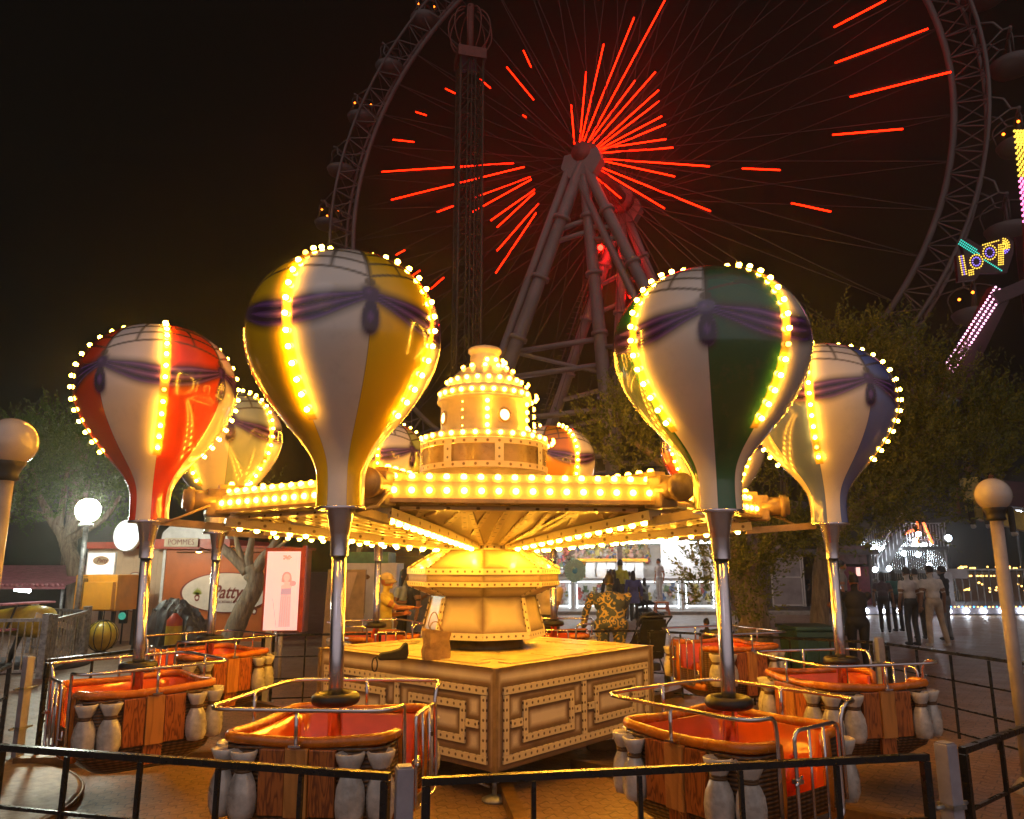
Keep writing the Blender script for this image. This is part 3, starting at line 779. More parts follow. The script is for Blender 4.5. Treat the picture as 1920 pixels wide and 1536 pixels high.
balloon_car('red and white balloon mostly hidden behind the green one', on_ring(3), R(203), R(-152), (.60, .06, .012), False, 'scarlet_gores')
balloon_car('orange and white balloon seen just beside the lit tower', on_ring(-4), R(-95), R(-150), (.62, .20, .012), False, 'orange_gores')
balloon_car('pale green and white balloon low behind the tower and the yellow balloon', on_ring(-3), R(-60), R(-85), (.40, .48, .16), False, 'pale_green_gores')

# ------------------------------------------------------------------ black barrier fence round the ride
FH = .885
def fence(label, a, b, nv=None, h=FH, rails=(1, .68, .36, .08), w=.028, ends=True, mat_='black_paint', group='black fence panels round the ride'):
    a, b = Vector((*a, 0)), Vector((*b, 0)); d = b - a; L = d.length; d.normalize(); g = MB()
    nv = nv or max(1, round(L / .46))
    for k, f in enumerate(rails): g.beam(a + Vector((0, 0, h * f - w / 2)), b + Vector((0, 0, h * f - w / 2)), w * (1.25 if k == 0 else .6), w * (1.1 if k == 0 else .6))
    for k in range(nv + 1):
        p = a + d * L * k / nv; ww = w * 1.3 if k in (0, nv) else w * .75
        if k in (0, nv): p = p + d * (ww / 2) * (1 if k == 0 else -1)
        z1 = h - w * 1.22 if True else h
        g.box((p.x, p.y, z1 / 2), (ww, ww, z1), 0, Matrix.Rotation(atan2(d.y, d.x), 3, 'Z'))
    t = thing('barrier_fence', label, 'fence', a, 0, group)
    q = MB(); 
    g.v = [(x - a.x, y - a.y, z) for x, y, z in g.v]
    g.obj('railing', M[mat_], t); return t
def post(label, p, h=FH + .04, w=.075):
    t = thing('fence_post', label, 'post', (p[0], p[1], 0), R(p[2] if len(p) > 2 else 20), 'grey fence posts')
    b = MB(); b.box((0, 0, h / 2), (w, w, h), 0, None, .004); b.box((0, 0, h + .004), (w * .8, w * .8, .008)); b.obj('upright', M['grey_paint'], t)
    b = MB(); b.box((0, 0, .01), (.22, .22, .02)); b.obj('base_plate', M['galv'], t)
    for z in (.28, .64):
        b = MB(); b.box((0, 0, z), (w * 1.25, w * 1.25, .022)); b.tube([(w * .8, 0, z), (w * 1.5, 0, z)], .011, 6); b.tube([(-w * .8, 0, z), (-w * 1.5, 0, z)], .011, 6); b.obj('clamp', M['galv'], t)
fence('black fence panel across the near left, in front of the red balloon tub', (-2.68, 4.22), (-.55, 3.66), 5)
fence('black fence panel across the near right, in front of the open gated tub', (-.395, 3.58), (2.06, 4.02), 5)
fence('black fence panel at the near right corner, rising to the right', (2.30, 4.14), (4.30, 5.75), 5)
fence('black fence panel beside the wet paving right of the blue balloon car', (4.53, 9.55), (4.95, 7.55), 4)
fence('black fence panel at the right edge between corner and paving', (4.97, 7.45), (4.36, 5.86), 3)
fence('black fence panel behind the scarlet balloon car, beside the green bin', (4.44, 9.70), (1.95, 11.32), 6)
fence('black fence panel behind the podium beside the patterned dress', (1.85, 11.37), (-1.85, 10.92), 8)
fence('black fence panel behind the turquoise car, below the lit poster', (-1.95, 10.88), (-3.25, 10.68), 3)
fence('black fence panel behind the red and turquoise cars on the far left', (-3.34, 10.62), (-4.62, 7.85), 6)
fence('black fence panel at the left edge in front of the grey barrier', (-4.78, 7.55), (-3.85, 5.30), 5)
fence('black fence panel at the near left corner, beside the steel step', (-3.8, 5.2), (-2.78, 4.30), 3)
post('grey steel fence post in the gap between the two nearest fence panels', (-.475, 3.60, 16))
post('grey steel fence post at the near right corner of the fence', (2.17, 4.05, 25))
post('grey steel fence post beside the red balloon car at the left', (-4.70, 7.70, 65))
post('grey steel fence post beside the wet paving and the man in black', (4.50, 9.66, 10))
post('grey steel fence post carrying the fence below the lit poster', (-3.30, 10.66, 10))
b = MB(); n = 40
b.lathe([(0, .055), (1.50, .05), (1.535, .04), (1.54, 0)], 90)
M['plate'] = pm('worn_checker_plate', (.36, .28, .21), .36, .4, var=.3, scale=14, bmp=.5)
st = thing('step_platform', 'round beige steel step plate on the paving under the red balloon car', 'step', (-4.85, 5.92, 0))
b.obj('tread', M['plate'], st)
q = MB(); q.tube([(1.542 * cos(a), 1.542 * sin(a), .03) for a in [k * pi / 50 for k in range(100)]], .014, 6, 0, True); q.obj('edge_band', M['brownmetal'], st)

# things left on the podium
bag = thing('paper_bag', 'crumpled brown paper bag with twisted handles on the podium top', 'bag', (-.66, 6.86, PZ1 + .002), R(20))
b = MB(); rr = random.Random(5); rings = []
n = 32
for j in range(9):
    z = .02 + .031 * j; sx, sy = .115 + .008 * sin(j), .065 + .004 * j
    row = []
    for k in range(n):
        a = 2 * pi * k / n; c, s = cos(a), sin(a); q = (abs(c) ** 6 + abs(s) ** 6) ** (-1 / 6)
        w = 1 + .10 * mnoise.noise(Vector((c * 2.2, s * 2.2, z * 14))) * min(1, j / 3) + rr.uniform(-.012, .012)
        row.append((sx * q * c * w, sy * q * s * w, (z - .02) + (.012 * sin(a * 3 + j) if j else 0) - (.05 * max(0, cos(a - .6)) if j == 8 else 0)))
    rings += row
fs = [(i * n + k, i * n + (k + 1) % n, (i + 1) * n + (k + 1) % n, (i + 1) * n + k) for i in range(8) for k in range(n)]
b.add(rings, fs + [tuple(range(n))], 0, False)
M['kraft'] = pm('kraft_paper', (.44, .26, .10), .75, var=.25, scale=12, bmp=.3)
b.obj('sack_body', M['kraft'], bag)
b = MB(); b.tube([(-.06, -.07, .24)] + [(-.06 + .06 * (1 - cos(a)) * .8 - .03, -.07, .25 + .15 * sin(a)) for a in [k * pi / 12 for k in range(1, 12)]] + [(.04, -.07, .24)], .005, 6); b.obj('handle', M['kraft'], bag)
b = MB(); b.tube([(-.04, .07, .24)] + [(-.04 + .05 * (1 - cos(a)), .08, .25 + .06 * sin(a)) for a in [k * pi / 12 for k in range(1, 12)]] + [(.06, .07, .24)], .005, 6); b.obj('handle', M['kraft'], bag)
po = thing('camera_pouch', 'small black pouch with a wrist loop lying near the podium edge', 'pouch', (-1.02, 6.82, PZ1 + .004), R(15))
b = MB(); b.prism([(-.13, .0), (.11, .0), (.125, .05), (.115, .14), (.085, .135), (.05, .09), (-.03, .07), (-.11, .06), (-.135, .03)], -.045, .045)
M['black_cloth'] = pm('black_cloth', (.010, .010, .012), .8, var=.4, bmp=.2)
o = b.obj('pouch_body', M['black_cloth'], po); mo = o.modifiers.new('bevel', 'BEVEL'); mo.width = .014; mo.segments = 3
b = MB(); b.tube([(-.12, -.02, .04)] + [(-.165 + .022 * cos(a), -.055, -.03 + .055 * sin(a)) for a in [pi / 2 + k * pi / 10 for k in range(20)]], .006, 6); b.obj('wrist_loop', M['black_cloth'], po)

# ------------------------------------------------------------------ globe street lamps
M['globe'] = pm('opal_globe', (.50, .45, .41), .18, var=.1, coat=.6)
M['lamp_pole'] = pm('cream_lamp_pole', (.40, .35, .33), .4, var=.25, scale=3)
def globe_lamp(label, p, zc, r, pole_r=.055):
    t = thing('street_lamp', label, 'street lamp', p, 0, 'globe street lamps')
    b = MB(); b.tube([(0, 0, 0), (0, 0, zc - r * .95)], pole_r, 20); b.lathe([(.13, 0), (.13, .03), (.06, .12)], 20); b.obj('pole', M['lamp_pole'], t)
    b = MB(); b.lathe([(pole_r, zc - r * 1.55), (pole_r * 1.6, zc - r * 1.5), (pole_r * 1.4, zc - r * 1.3), (r * .55, zc - r * 1.0), (r * .66, zc - r * .82), (r * .6, zc - r * .72)], 28); b.obj('collar', M['dark'], t)
    b = MB(); b.ell((0, 0, zc), r, 0, 40, 26); b.obj('globe', M['globe'], t)
g = at(20, 830, Y=5.6); globe_lamp('globe street lamp with a big pale ball, cut by the left edge', (g.x, 5.6, 0), g.z, .185)
g = at(1862, 928, Y=6.6); globe_lamp('globe street lamp with a leaning-looking cream pole beside the wet paving', (g.x, 6.6, 0), g.z, .145, .05)
g = at(165, 957, Y=15.9)
t = thing('street_lamp', 'glaring white park lamp on a thin pole before the left tree', 'street lamp', (g.x, 15.9, 0))
b = MB(); b.tube([(0, 0, 0), (0, 0, g.z - .3)], .05, 12); b.tube([(0, 0, g.z - .34), (0, 0, g.z - .27)], .14, 14); b.obj('pole', M['galv'], t)
M['lamp_glare'] = em('lamp_glare', (.93, 1, .80), 170)
b = MB(); b.ell((0, 0, g.z), (.24, .24, .24), 0, 18, 12); b.obj('lantern', M['lamp_glare'], t)

# ------------------------------------------------------------------ big wheel
WC = Vector((5.504, 45, 26.88)); AL = .486
WE = Vector((cos(AL), -sin(AL), 0)); WN = Vector((-sin(AL), -cos(AL), 0)); UP = Vector((0, 0, 1))
R1, R2 = 20.05, 21.55
wheel = thing('ferris_wheel', 'huge white ferris wheel with red neon spokes against the black sky', 'ferris wheel', (WC.x, WC.y, 0))
W0 = Vector((WC.x, WC.y, 0))
def wp(a, r, d=0): return WC - W0 + (WE * cos(a) + UP * sin(a)) * r + WN * d
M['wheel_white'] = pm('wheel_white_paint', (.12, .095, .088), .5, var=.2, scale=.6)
M['cable'] = pm('wheel_cable', (.08, .06, .052), .5, .3, var=.2)
b = MB()
A = [2 * pi * k / 160 for k in range(160)]
b.tube([wp(a, R1, 0) for a in A], .17, 8, 0, True)
b.tube([wp(a, R2, .95) for a in A], .11, 6, 0, True); b.tube([wp(a, R2, -.95) for a in A], .11, 6, 0, True)
for k in range(96):
    a, c = 2 * pi * k / 96, 2 * pi * (k + .5) / 96
    for s in (.95, -.95): b.tube([wp(a, R1), wp(c, R2, s)], .045, 5, caps=False); b.tube([wp(2 * pi * (k + 1) / 96, R1), wp(c, R2, s)], .045, 5, caps=False)
    b.tube([wp(c, R2, .95), wp(c, R2, -.95)], .045, 5, caps=False); b.tube([wp(c, R2, .95), wp(c + 2 * pi / 96, R2, -.95)], .035, 5, caps=False)
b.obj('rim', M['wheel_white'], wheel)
b = MB(); HUBD = 2.4
for k in range(48):
    a = 2 * pi * (k + .25) / 48; o = (a + (.20 if k % 2 else -.20))
    b.tube([wp(o, .75, 1.7), wp(a, R1 - .1, .05)], .022, 4, caps=False)
    b.tube([wp(o, .75, -4.4), wp(a, R1 - .1, -.05)], .022, 4, caps=False)
b.obj('spokes', M['cable'], wheel)
b = MB(); f = lambda d: WC - W0 + WN * d
b.tube([f(2.4), f(-5.1)], .55, 20); b.tube([f(2.0), f(1.4)], .95, 28); b.tube([f(-4.1), f(-4.7)], .95, 28); b.tube([f(2.75), f(2.3)], .62, 20)
b.obj('hub', pm('hub_paint', (.22, .05, .04), .5), wheel)
# legs
FA, RA = WC - W0 + WN * 2.35 - UP * .5, WC - W0 - WN * 5.1 - UP * .5
def ground(px, py, Y):
    p = at(px, py, Y=Y); return Vector((p.x, Y, 0)) - W0
def legp(top, x, Y): return Vector((x, Y, 0)) - W0
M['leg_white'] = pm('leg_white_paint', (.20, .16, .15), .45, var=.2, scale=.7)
legs = []
for top, ft, r in ((FA, (-5.0, 44.2), .5), (FA, (6.1, 41.9), .45), (FA, (13.3, 36.0), .42), (RA, (-1.2, 55.2), .45), (RA, (6.3, 50.2), .42), (RA, (15.7, 45.4), .42)):
    foot = Vector((*ft, 0)) - W0; b = MB(); u = (foot - top).normalized(); s = u.cross(WN).normalized()
    o_ = top + s * 0; n_ = 7
    b.tube([top.lerp(foot, k / n_) for k in range(n_ + 1)], [r * .75 + r * .25 * k / n_ for k in range(n_ + 1)], 16)
    for k in range(1, n_): p = top.lerp(foot, k / n_); b.tube([p - u * .12, p + u * .12], r * 1.12, 16)
    if ft[0] in (-5.0, 13.3): b.tube([(top + s * .75).lerp(foot + s * .75, k / 4) for k in range(5)], r * .55, 12)
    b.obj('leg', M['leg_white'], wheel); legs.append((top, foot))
def brace(i, j, f0, f1, r=.2):
    b = MB(); b.tube([legs[i][0].lerp(legs[i][1], f0), legs[j][0].lerp(legs[j][1], f1)], r, 10); b.obj('brace', M['leg_white'], wheel)
for f0 in (.17, .20, .46, .52, .62, .72): brace(0, 1, f0, f0 - .02, .17); brace(1, 2, f0, f0 + .02, .15)
brace(0, 1, .46, .52, .12); brace(1, 2, .52, .46, .12)
for f0 in (.2, .28, .5, .58, .72): brace(3, 4, f0, f0 - .02, .16); brace(4, 5, f0, f0, .15)
for T in (FA, RA):
    b = MB(); b.prism([(-1.1, .5), (1.1, .5), (1.35, -.3), (.8, -1.1), (-.8, -1.1), (-1.35, -.3)], -.35, .35)
    o = b.obj('bearing_block', M['leg_white'], wheel, T, (0, 0, -AL))
for p, c_, r_, s_ in ((RA - UP * 3.2 + WN * 1.6 - WE * 1.2, (1, .0012, .0006), .2, 260), (RA - UP * 6 - WN * 1.2, (1, .0012, .0006), .2, 260), (Vector((-2.2, 52.2, 7)) - W0, (.75, .6, 1), .3, 160)):
    b = MB(); b.ell(p, r_, 0, 10, 6); b.obj('leg_floodlight', em('leg_floodlight', c_, s_), wheel)
# service ladder up the rear left leg
b = MB(); T, Ft = legs[3]; u = (Ft - T).normalized(); sd = u.cross(WN).normalized(); off = -WE * .75
for s in (-.3, .3): b.tube([T + off + WN * s, Ft + off + WN * s], .05, 5)
for k in range(70): p = T.lerp(Ft, (k + .5) / 70) + off; b.tube([p - WN * .3, p + WN * .3], .04, 4); b.tube([p, p - WE * .5 + UP * .12], .035, 4)
b.obj('service_ladder', M['cable'], wheel)
# passenger cabins hanging outside the rim
cb = MB(); cb.lathe([(0, -2.15), (.5, -2.1), (.95, -1.85), (1.1, -1.5), (1.0, -1.42), (.3, -1.35), (0, -1.35)], 24); cab_bowl = cb.mesh('bowl', M['wheel_white'])
cb = MB(); cb.tube([(0, 0, -1.4), (0, 0, 0)], .07, 6); cb.tube([(1.0, 0, -1.45)] + [(1.0 * cos(a) * (1.15), 0, -.75 + .75 * sin(a)) for a in [k * pi / 10 for k in range(11)]] + [(-1.0, 0, -1.45)], .045, 5)
cb.tube([(0, 1.0, -1.45)] + [(0, 1.15 * cos(a), -.75 + .75 * sin(a)) for a in [k * pi / 10 for k in range(11)]] + [(0, -1.0, -1.45)], .045, 5); cab_fr = cb.mesh('frame', M['cable'])
cb = MB(); 
for k in range(3): a = k * 2.1 + .4; cb.ell((.75 * cos(a), .75 * sin(a), -.45 - .1 * k), .075, 0, 6, 4)
cab_l = cb.mesh('cabin_lights', em('cabin_lights', (1, .16, .01), 9))
for k in range(32):
    a = 2 * pi * (k + .35) / 32; p = wp(a, R2 + 1.25); hb = MB()
    if p.z < 4: continue
    for s in (1, -1):
        q0 = wp(a + .035, R2, s * .95); q1 = wp(a - .035, R2, s * .95); mid = wp(a, R2 + .9, s * .9)
        hb.tube([q0, wp(a + .025, R2 + .6, s * .95), mid, p + WN * s * .9], .06, 5); hb.tube([q1, mid], .045, 5)
    hb.tube([p + WN * .95, p - WN * .95], .09, 6)
    c = link('cabin', cab_bowl, wheel, p, (0, 0, -AL)); link('frame', cab_fr, c); hb.obj('hanger', M['wheel_white'], wheel)
    if k % 2 == 1: link('cabin_lights', cab_l, c)
# red neon tubes clipped to the spokes
M['neon'] = em('red_neon', (1, .0085, .0006), 11)
SEG = [(1071,197,1077,270),(1099,135,1087,266),(1132,83,1090,264),(1189,33,1095,264),(1247,0,1102,268),(1191,151,1107,264),(1229,135,1108,273),(1235,169,1112,280),(1236,190,1114,283),(1241,218,1115,285),(1248,233,1117,287),(1249,261,1112,281),(1262,277,1113,288),(1330,312,1113,297),(1265,331,1113,298),(1332,396,1107,306),(1246,391,1107,308),(1164,372,1099,317),
 (1564,51,1661,0),(1566,118,1740,54),(1594,182,1783,135),(1561,253,1693,242),(1392,316,1463,319),(1484,381,1558,397)]
for x0, y0, x1, y1 in [(1190,268,1230,355),(1102,356,1243,528),(955,414,1015,467),(778,470,828,495),(620,593,676,611),(1187,610,1204,622),(500,740,610,752),(441,910,1138,864),(491,1058,1195,884),(734,1123,828,1088),(932,1046,1226,936),(922,1122,1232,950),(1017,1168,1250,1003),(1051,1204,1249,1020),(1050,1328,1270,1077),(1043,1447,1257,1127),(516,1350,562,1325),(602,1460,643,1432),(700,1530,768,1470),(963,1425,970,1417)]:
    SEG.append((560 + x0 / 2.8235, y0 / 2.8235, 560 + x1 / 2.8235, y1 / 2.8235))
def on_wheel(px, py, d=.9):
    r = ray(px, py); o = Vector((0, 0, H)); c = WC + WN * d
    t = (c - o).dot(WN) / r.dot(WN); return o + r * t - W0
for x0, y0, x1, y1 in SEG:
    b = MB(); p, q = on_wheel(x0, y0), on_wheel(x1, y1); b.tube([p, q], .042, 6); b.obj('neon_tube', M['neon'], wheel)

# ------------------------------------------------------------------ drop tower
YT = 30.0; g = at(875, 600, Y=YT)
tower2 = thing('drop_tower', 'tall dark lattice drop tower with a round crown cage before the wheel', 'drop tower', (g.x, YT, 0), R(14))
zt = at(875, 120, Y=YT).z; hw = .5; b = MB()
for sx in (-1, 1):
    for sy in (-1, 1): b.tube([(sx * hw, sy * hw, 0), (sx * hw, sy * hw, zt)], .055, 6); 
for sx, sy in ((0, -1), (-1, 0), (1, 0), (0, 1), (.34, -1), (-.34, -1)): b.tube([(sx * hw, sy * hw, 0), (sx * hw, sy * hw, zt)], .03, 5)
n = 34; hz_ = zt / n
for k in range(n):
    z0, z1 = k * hz_, (k + 1) * hz_
    for s in (-1, 1):
        for p, q in (((-hw, s * hw), (hw, s * hw)), ((s * hw, -hw), (s * hw, hw))):
            m_ = ((p[0] + q[0]) / 2, (p[1] + q[1]) / 2)
            b.tube([(*p, z0), (*m_, z1)], .025, 4, caps=False); b.tube([(*q, z0), (*m_, z1)], .025, 4, caps=False); b.tube([(*p, z1), (*q, z1)], .025, 4, caps=False)
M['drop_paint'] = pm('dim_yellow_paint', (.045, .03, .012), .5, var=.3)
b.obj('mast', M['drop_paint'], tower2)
b = MB(); b.box((0, 0, zt + .2), (1.25, 1.25, .5))
for k in range(10):
    a = k * pi / 5; b.tube([(.45 * cos(a), .45 * sin(a), zt + .4)] + [(1.0 * sin(t) * cos(a), 1.0 * sin(t) * sin(a), zt + 1.6 - 1.2 * cos(t)) for t in [pi * j / 10 for j in range(2, 10)]], .035, 5)
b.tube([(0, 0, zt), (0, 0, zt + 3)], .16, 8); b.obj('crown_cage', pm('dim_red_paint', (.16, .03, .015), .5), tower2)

# ------------------------------------------------------------------ swinging loop ride at the right
YL = 20.0
LW = lambda px, py, Y=YL: at(px, py, Y=Y)
c = LW(1905, 500)
loop = thing('pendulum_ride', 'tall pendulum ride with a lit LOOP sign, pink lights and yellow seats', 'fairground ride', (c.x, YL, 0))
L0 = Vector((c.x, YL, 0))
M['maroon'] = pm('maroon_paint', (.06, .012, .02), .4, var=.3)
LED = {k: em('led_' + k, c_, s_) for k, c_, s_ in (('yellow', (1, .68, .08), 1.7), ('violet', (.30, .20, 1), 1.6), ('cyan', (.05, .75, .6), 1.1), ('pink', (1, .22, .50), 3.2), ('rose', (1, .5, .75), 3))}
top, low = LW(1915, 395) - L0, LW(1790, 660) - L0
arm0, arm1 = LW(1878, 540) - L0, LW(1775, 700) - L0
b = MB(); b.beam(arm0 + Vector((.12, .3, 0)), arm1 + Vector((.12, .3, -.6)), .55, .35, up=(0, 1, 0)); b.beam(LW(1930, 250) - L0 + Vector((.4, .3, 0)), LW(1945, 560) - L0 + Vector((.3, .3, 0)), .7, .35, up=(0, 1, 0))
b.beam(LW(1865, 560) - L0 + Vector((0, .1, 0)), LW(1960, 520) - L0 + Vector((0, .1, 0)), .35, .3, up=(0, 1, 0)); b.obj('swing_arm', M['maroon'], loop)
b = MB()
for s in (-1, 1): b.beam((3.2, 2.0 + s * 2.5, 0), (1.2, .9 + s * .3, 11.5), .45, .45)
b.obj('support_legs', M['maroon'], loop)
def dots(name, pts, m, r=.035):
    b = MB()
    for p in pts: b.lathe([(0, .02), (r * .7, .015), (r, 0)], 7, 0)
    vs = []; fs = []; q = MB()
    for p in pts:
        q.ell(p, r, 0, 6, 4)
    return q.obj(name, m, loop)
u = (arm1 - arm0).normalized(); sd = Vector((u.z, 0, -u.x)).normalized()
for j in (-1, 0, 1): dots('light_row', [arm0 + u * (k + .4) * (arm1 - arm0).length / 27 + sd * j * .13 + Vector((0, .05, 0)) for k in range(26)], LED['rose'], .034)
e0, e1 = LW(1903, 245) - L0, LW(1921, 420) - L0; pts = []
for k in range(34):
    for j in range(5): pts.append(e0.lerp(e1, k / 33) + Vector((j * .12 + (.06 if k % 2 else 0) - .1 * (k < 6) * j * .3, .02, 0)))
dots('head_lights', [p for p in pts if p.z > (e0.lerp(e1, .5)).z], LED['yellow'], .042); dots('head_lights', [p for p in pts if p.z <= (e0.lerp(e1, .5)).z], LED['pink'], .042)
# sign board with dotted letters; unit = px of the photo on the sign's own plane
SG = lambda px, py: LW(px, py, YL - .35) - L0
b = MB(); bp_ = [SG(*p) for p in ((1793, 478), (1808, 476), (1800, 452), (1815, 447), (1840, 462), (1890, 443), (1901, 455), (1900, 475), (1888, 512), (1838, 512), (1830, 524), (1797, 528))]
nb_ = len(bp_); b.add(bp_ + [p + Vector((0, .12, 0)) for p in bp_], [tuple(range(nb_)), tuple(reversed(range(nb_, 2 * nb_)))] + [(i, i + nb_, (i + 1) % nb_ + nb_, (i + 1) % nb_) for i in range(nb_)])
b.obj('sign_board', pm('dark_sign_red', (.05, .008, .012), .5), loop)
def grid(x0, y0, x1, y1, nx, ny, sx=0, sy=0):
    return [(x0 + (x1 - x0) * i / max(nx - 1, 1) + sx * j, y0 + (y1 - y0) * j / max(ny - 1, 1) + sy * i) for i in range(nx) for j in range(ny)]
def sgdots(nm, pts, c): dots(nm, [SG(x, y) + Vector((0, -.02, 0)) for x, y in pts], LED[c], .021)
Lp = [(1798 + 3.6 * i + .75 * j, 482 + 4.2 * j - .7 * i) for j in range(9) for i in range(3)] + [(1816 + 3.8 * i + .4 * j, 508 + 4.2 * j - .9 * i) for i in range(3) for j in range(3)]
sgdots('letter_l', [p for k, p in enumerate(Lp) if not (k < 27 and k % 3 == 1)], 'yellow'); sgdots('letter_l_core', [p for k, p in enumerate(Lp) if k < 27 and k % 3 == 1], 'violet')
for cx_, cy_, r_ in ((1830, 491, 12), (1855, 474, 12.5)):
    sgdots('letter_o', [(cx_ + r_ * cos(a), cy_ + r_ * 1.08 * sin(a)) for a in [2 * pi * k / 17 for k in range(17)]], 'yellow')
    sgdots('letter_o_core', [(cx_ + r_ * .62 * cos(a), cy_ + r_ * .66 * sin(a)) for a in [2 * pi * k / 11 for k in range(11)]], 'violet')
Pp = grid(1872, 460, 1880, 497, 3, 10, .0, -.5) + [(1842 + 4.2 * i, 460 - 1.2 * i) for i in range(8)] + [(1880 + 12 * cos(a) * f, 462 + 14 * sin(a) * f) for f in (1, .72, .42) for a in [(-.5 + k / 9) * pi for k in range(10)]]
sgdots('letter_p', [p for p in Pp if p[1] < 468 or p[0] < 1881], 'yellow'); sgdots('letter_p_core', [p for p in Pp if not (p[1] < 468 or p[0] < 1881)], 'violet')
ar = []
for i in range(26):
    x, y = 1797 + 3.2 * i, 459 + 2.0 * i
    w = 3 if i < 10 else (2 if i < 18 else 1)
    for j in range(w): ar.append((x + 2.2 * j, y - 3.6 * j - 1))
sgdots('arrow_shaft', [p for p in ar if p[0] < 1842 and min((p[0] - 1830) ** 2 + (p[1] - 491) ** 2, (p[0] - 1855) ** 2 + (p[1] - 474) ** 2) > 230], 'cyan')
sgdots('arrow_tip', [p for p in ar if p[0] >= 1842 and min((p[0] - 1830) ** 2 + (p[1] - 491) ** 2, (p[0] - 1855) ** 2 + (p[1] - 474) ** 2) > 230], 'cyan')
# seats hanging at the lower end
b = MB(); s0, s1 = at(1828, 955, Y=15) - L0, at(1915, 985, Y=15) - L0
M['yellow_paint'] = pm('yellow_paint', (.52, .36, .02), .35, var=.3, scale=5, coat=.3)
b.beam(s0, s1 + Vector((1.0, 0, -.2)), .35, .14, up=(0, 1, 0)); b.beam(s0 + Vector((0, 0, -.05)), s0 + Vector((-.06, 0, .62)), .3, .12, up=(0, 1, 0)); b.obj('seat_bench', M['yellow_paint'], loop)
b = MB(); b.beam(s0 + Vector((.2, .2, .35)), s1 + Vector((1.2, .3, .5)), .5, .55, up=(0, 1, 0)); b.beam(s1 + Vector((1.2, .3, .3)), (.5, .1, 9.2), .5, .4); b.obj('seat_back', M['maroon'], loop)

# ------------------------------------------------------------------ snack kiosk on the left
def Wp(px, py, Y): return at(px, py, Y=Y)
M['kiosk_red'] = pm('kiosk_red_brown', (.48, .12, .02), .45, var=.25, scale=1.5)
M['kiosk_beige'] = pm('kiosk_beige', (.58, .40, .26), .5, var=.2, scale=1.5)
M['fascia'] = pm('fascia_red', (.42, .045, .010), .4, var=.2)
M['sign_white'] = pm('sign_white', (.66, .60, .52), .45, var=.1)
M['print_red'] = pm('print_dark_red', (.20, .025, .012), .5)
M['print_green'] = pm('print_leaf_green', (.30, .36, .04), .5)
M['white_plastic'] = pm('white_plastic', (.62, .60, .58), .4, var=.12)
YK = 19.0
kx = lambda px, py=1100: Wp(px, py, YK).x
kz = lambda py, px=300: Wp(px, py, YK).z
kio = thing('snack_kiosk', 'red and beige snack kiosk with oval white wall signs behind the leaning trunk', 'kiosk', (kx(305), YK, 0))
x0, x1, x2 = kx(150) - kx(305), 0, kx(522) - kx(305); zt = kz(1028)
b = MB(); b.box(((x1 + x2) / 2, 1.5, zt / 2), (x2 - x1, 3, zt)); b.obj('red_wall', M['kiosk_red'], kio)
b = MB(); b.box(((x0 + x1) / 2 - .02, 1.7, zt / 2), (x1 - x0 - .04, 3, zt)); 
for k in range(1, 7): b.box((x0 + (x1 - x0) * k / 7, .198, zt / 2), (.03, .012, zt * .98))
b.obj('beige_wall', M['kiosk_beige'], kio)
b = MB(); b.box((x1 - .01, -.01, zt / 2), (.07, .05, zt)); b.box((x2, -.01, zt / 2), (.06, .05, zt)); b.obj('corner_trim', M['white_plastic'], kio)
b = MB(); b.box(((x0 + x1) / 2, 1.6, zt + .07), (x1 - x0 + .1, 3.2, .16)); zf = kz(1008)
b.box(((x1 + kx(425) - kx(305)) / 2 - .1, 1.4, zt + .10), (kx(425) - kx(305) + .3, 3.1, .24)); b.box(((x2) / 2 + .8, 1.5, zt + .03), (x2 - 1.4, 3.1, .05)); b.obj('roof', M['fascia'], kio)
b = MB(); b.prism([(-.85, 0), (.85, 0), (.8, .22), (.6, .38), (.2, .45), (-.3, .45), (-.65, .36), (-.82, .2)], -.2, .4); b.obj('vent_hood', M['white_plastic'], kio, (kx(345) - kx(305), .6, zt + .2))
def oval(p, w, h, parent, big):
    b = MB(); n = 56
    for s, y, m in ((1, -.03, 1), (.955, -.036, 0)):
        ring_ = [(w * s * cos(a), y, h * s * sin(a)) for a in [2 * pi * k / n for k in range(n)]]
        b.add(ring_ + [(x, 0, z) for x, _, z in ring_], [tuple(range(n))] + [(k, k + n, (k + 1) % n + n, (k + 1) % n) for k in range(n)], m)
    o = b.obj('oval_sign', [M['sign_white'], M['print_red']], parent, p)
    lettering('Patty', h * .92, M['print_red'], o, (w * .0, -.042, .0), 0, .35, 'lettering', .006, .80)
    if big: lettering('COCKTAILS & CO', h * .18, M['print_red'], o, (w * .05, -.042, -h * .47), 0, 0, 'lettering', 0, .9)
    pineapple((-w * .62, -.042, -h * .15), h * .5, o)
    return o
def pineapple(p, s, parent):
    b = MB(); rr = random.Random(2)
    n = 18; b.add([(s * .26 * cos(a) * (1 + .1 * sin(5 * a)), 0, s * .36 * sin(a) - s * .2) for a in [2 * pi * k / n for k in range(n)]], [tuple(range(n))], 0)
    b.add([(s * .15 * cos(a), -.003, s * .17 * sin(a) - s * .22) for a in [2 * pi * k / n for k in range(n)]], [tuple(range(n))], 2)
    for k in range(11):
        a = pi / 2 + (k - 5) * .27; L_ = s * (.75 - .04 * abs(k - 5)); q = Vector((cos(a), 0, sin(a))); e_ = Vector((-sin(a), 0, cos(a)))
        r0 = Vector((0, -.002, s * .1)); b.add([r0 - e_ * s * .05, r0 + q * L_ * .6 - e_ * s * .05, r0 + q * L_, r0 + q * L_ * .6 + e_ * s * .05, r0 + e_ * s * .05], [(0, 1, 2, 3, 4)], 1)
    b.obj('fruit_emblem', [M['print_red'], M['print_green'], M['sign_white']], parent, p)
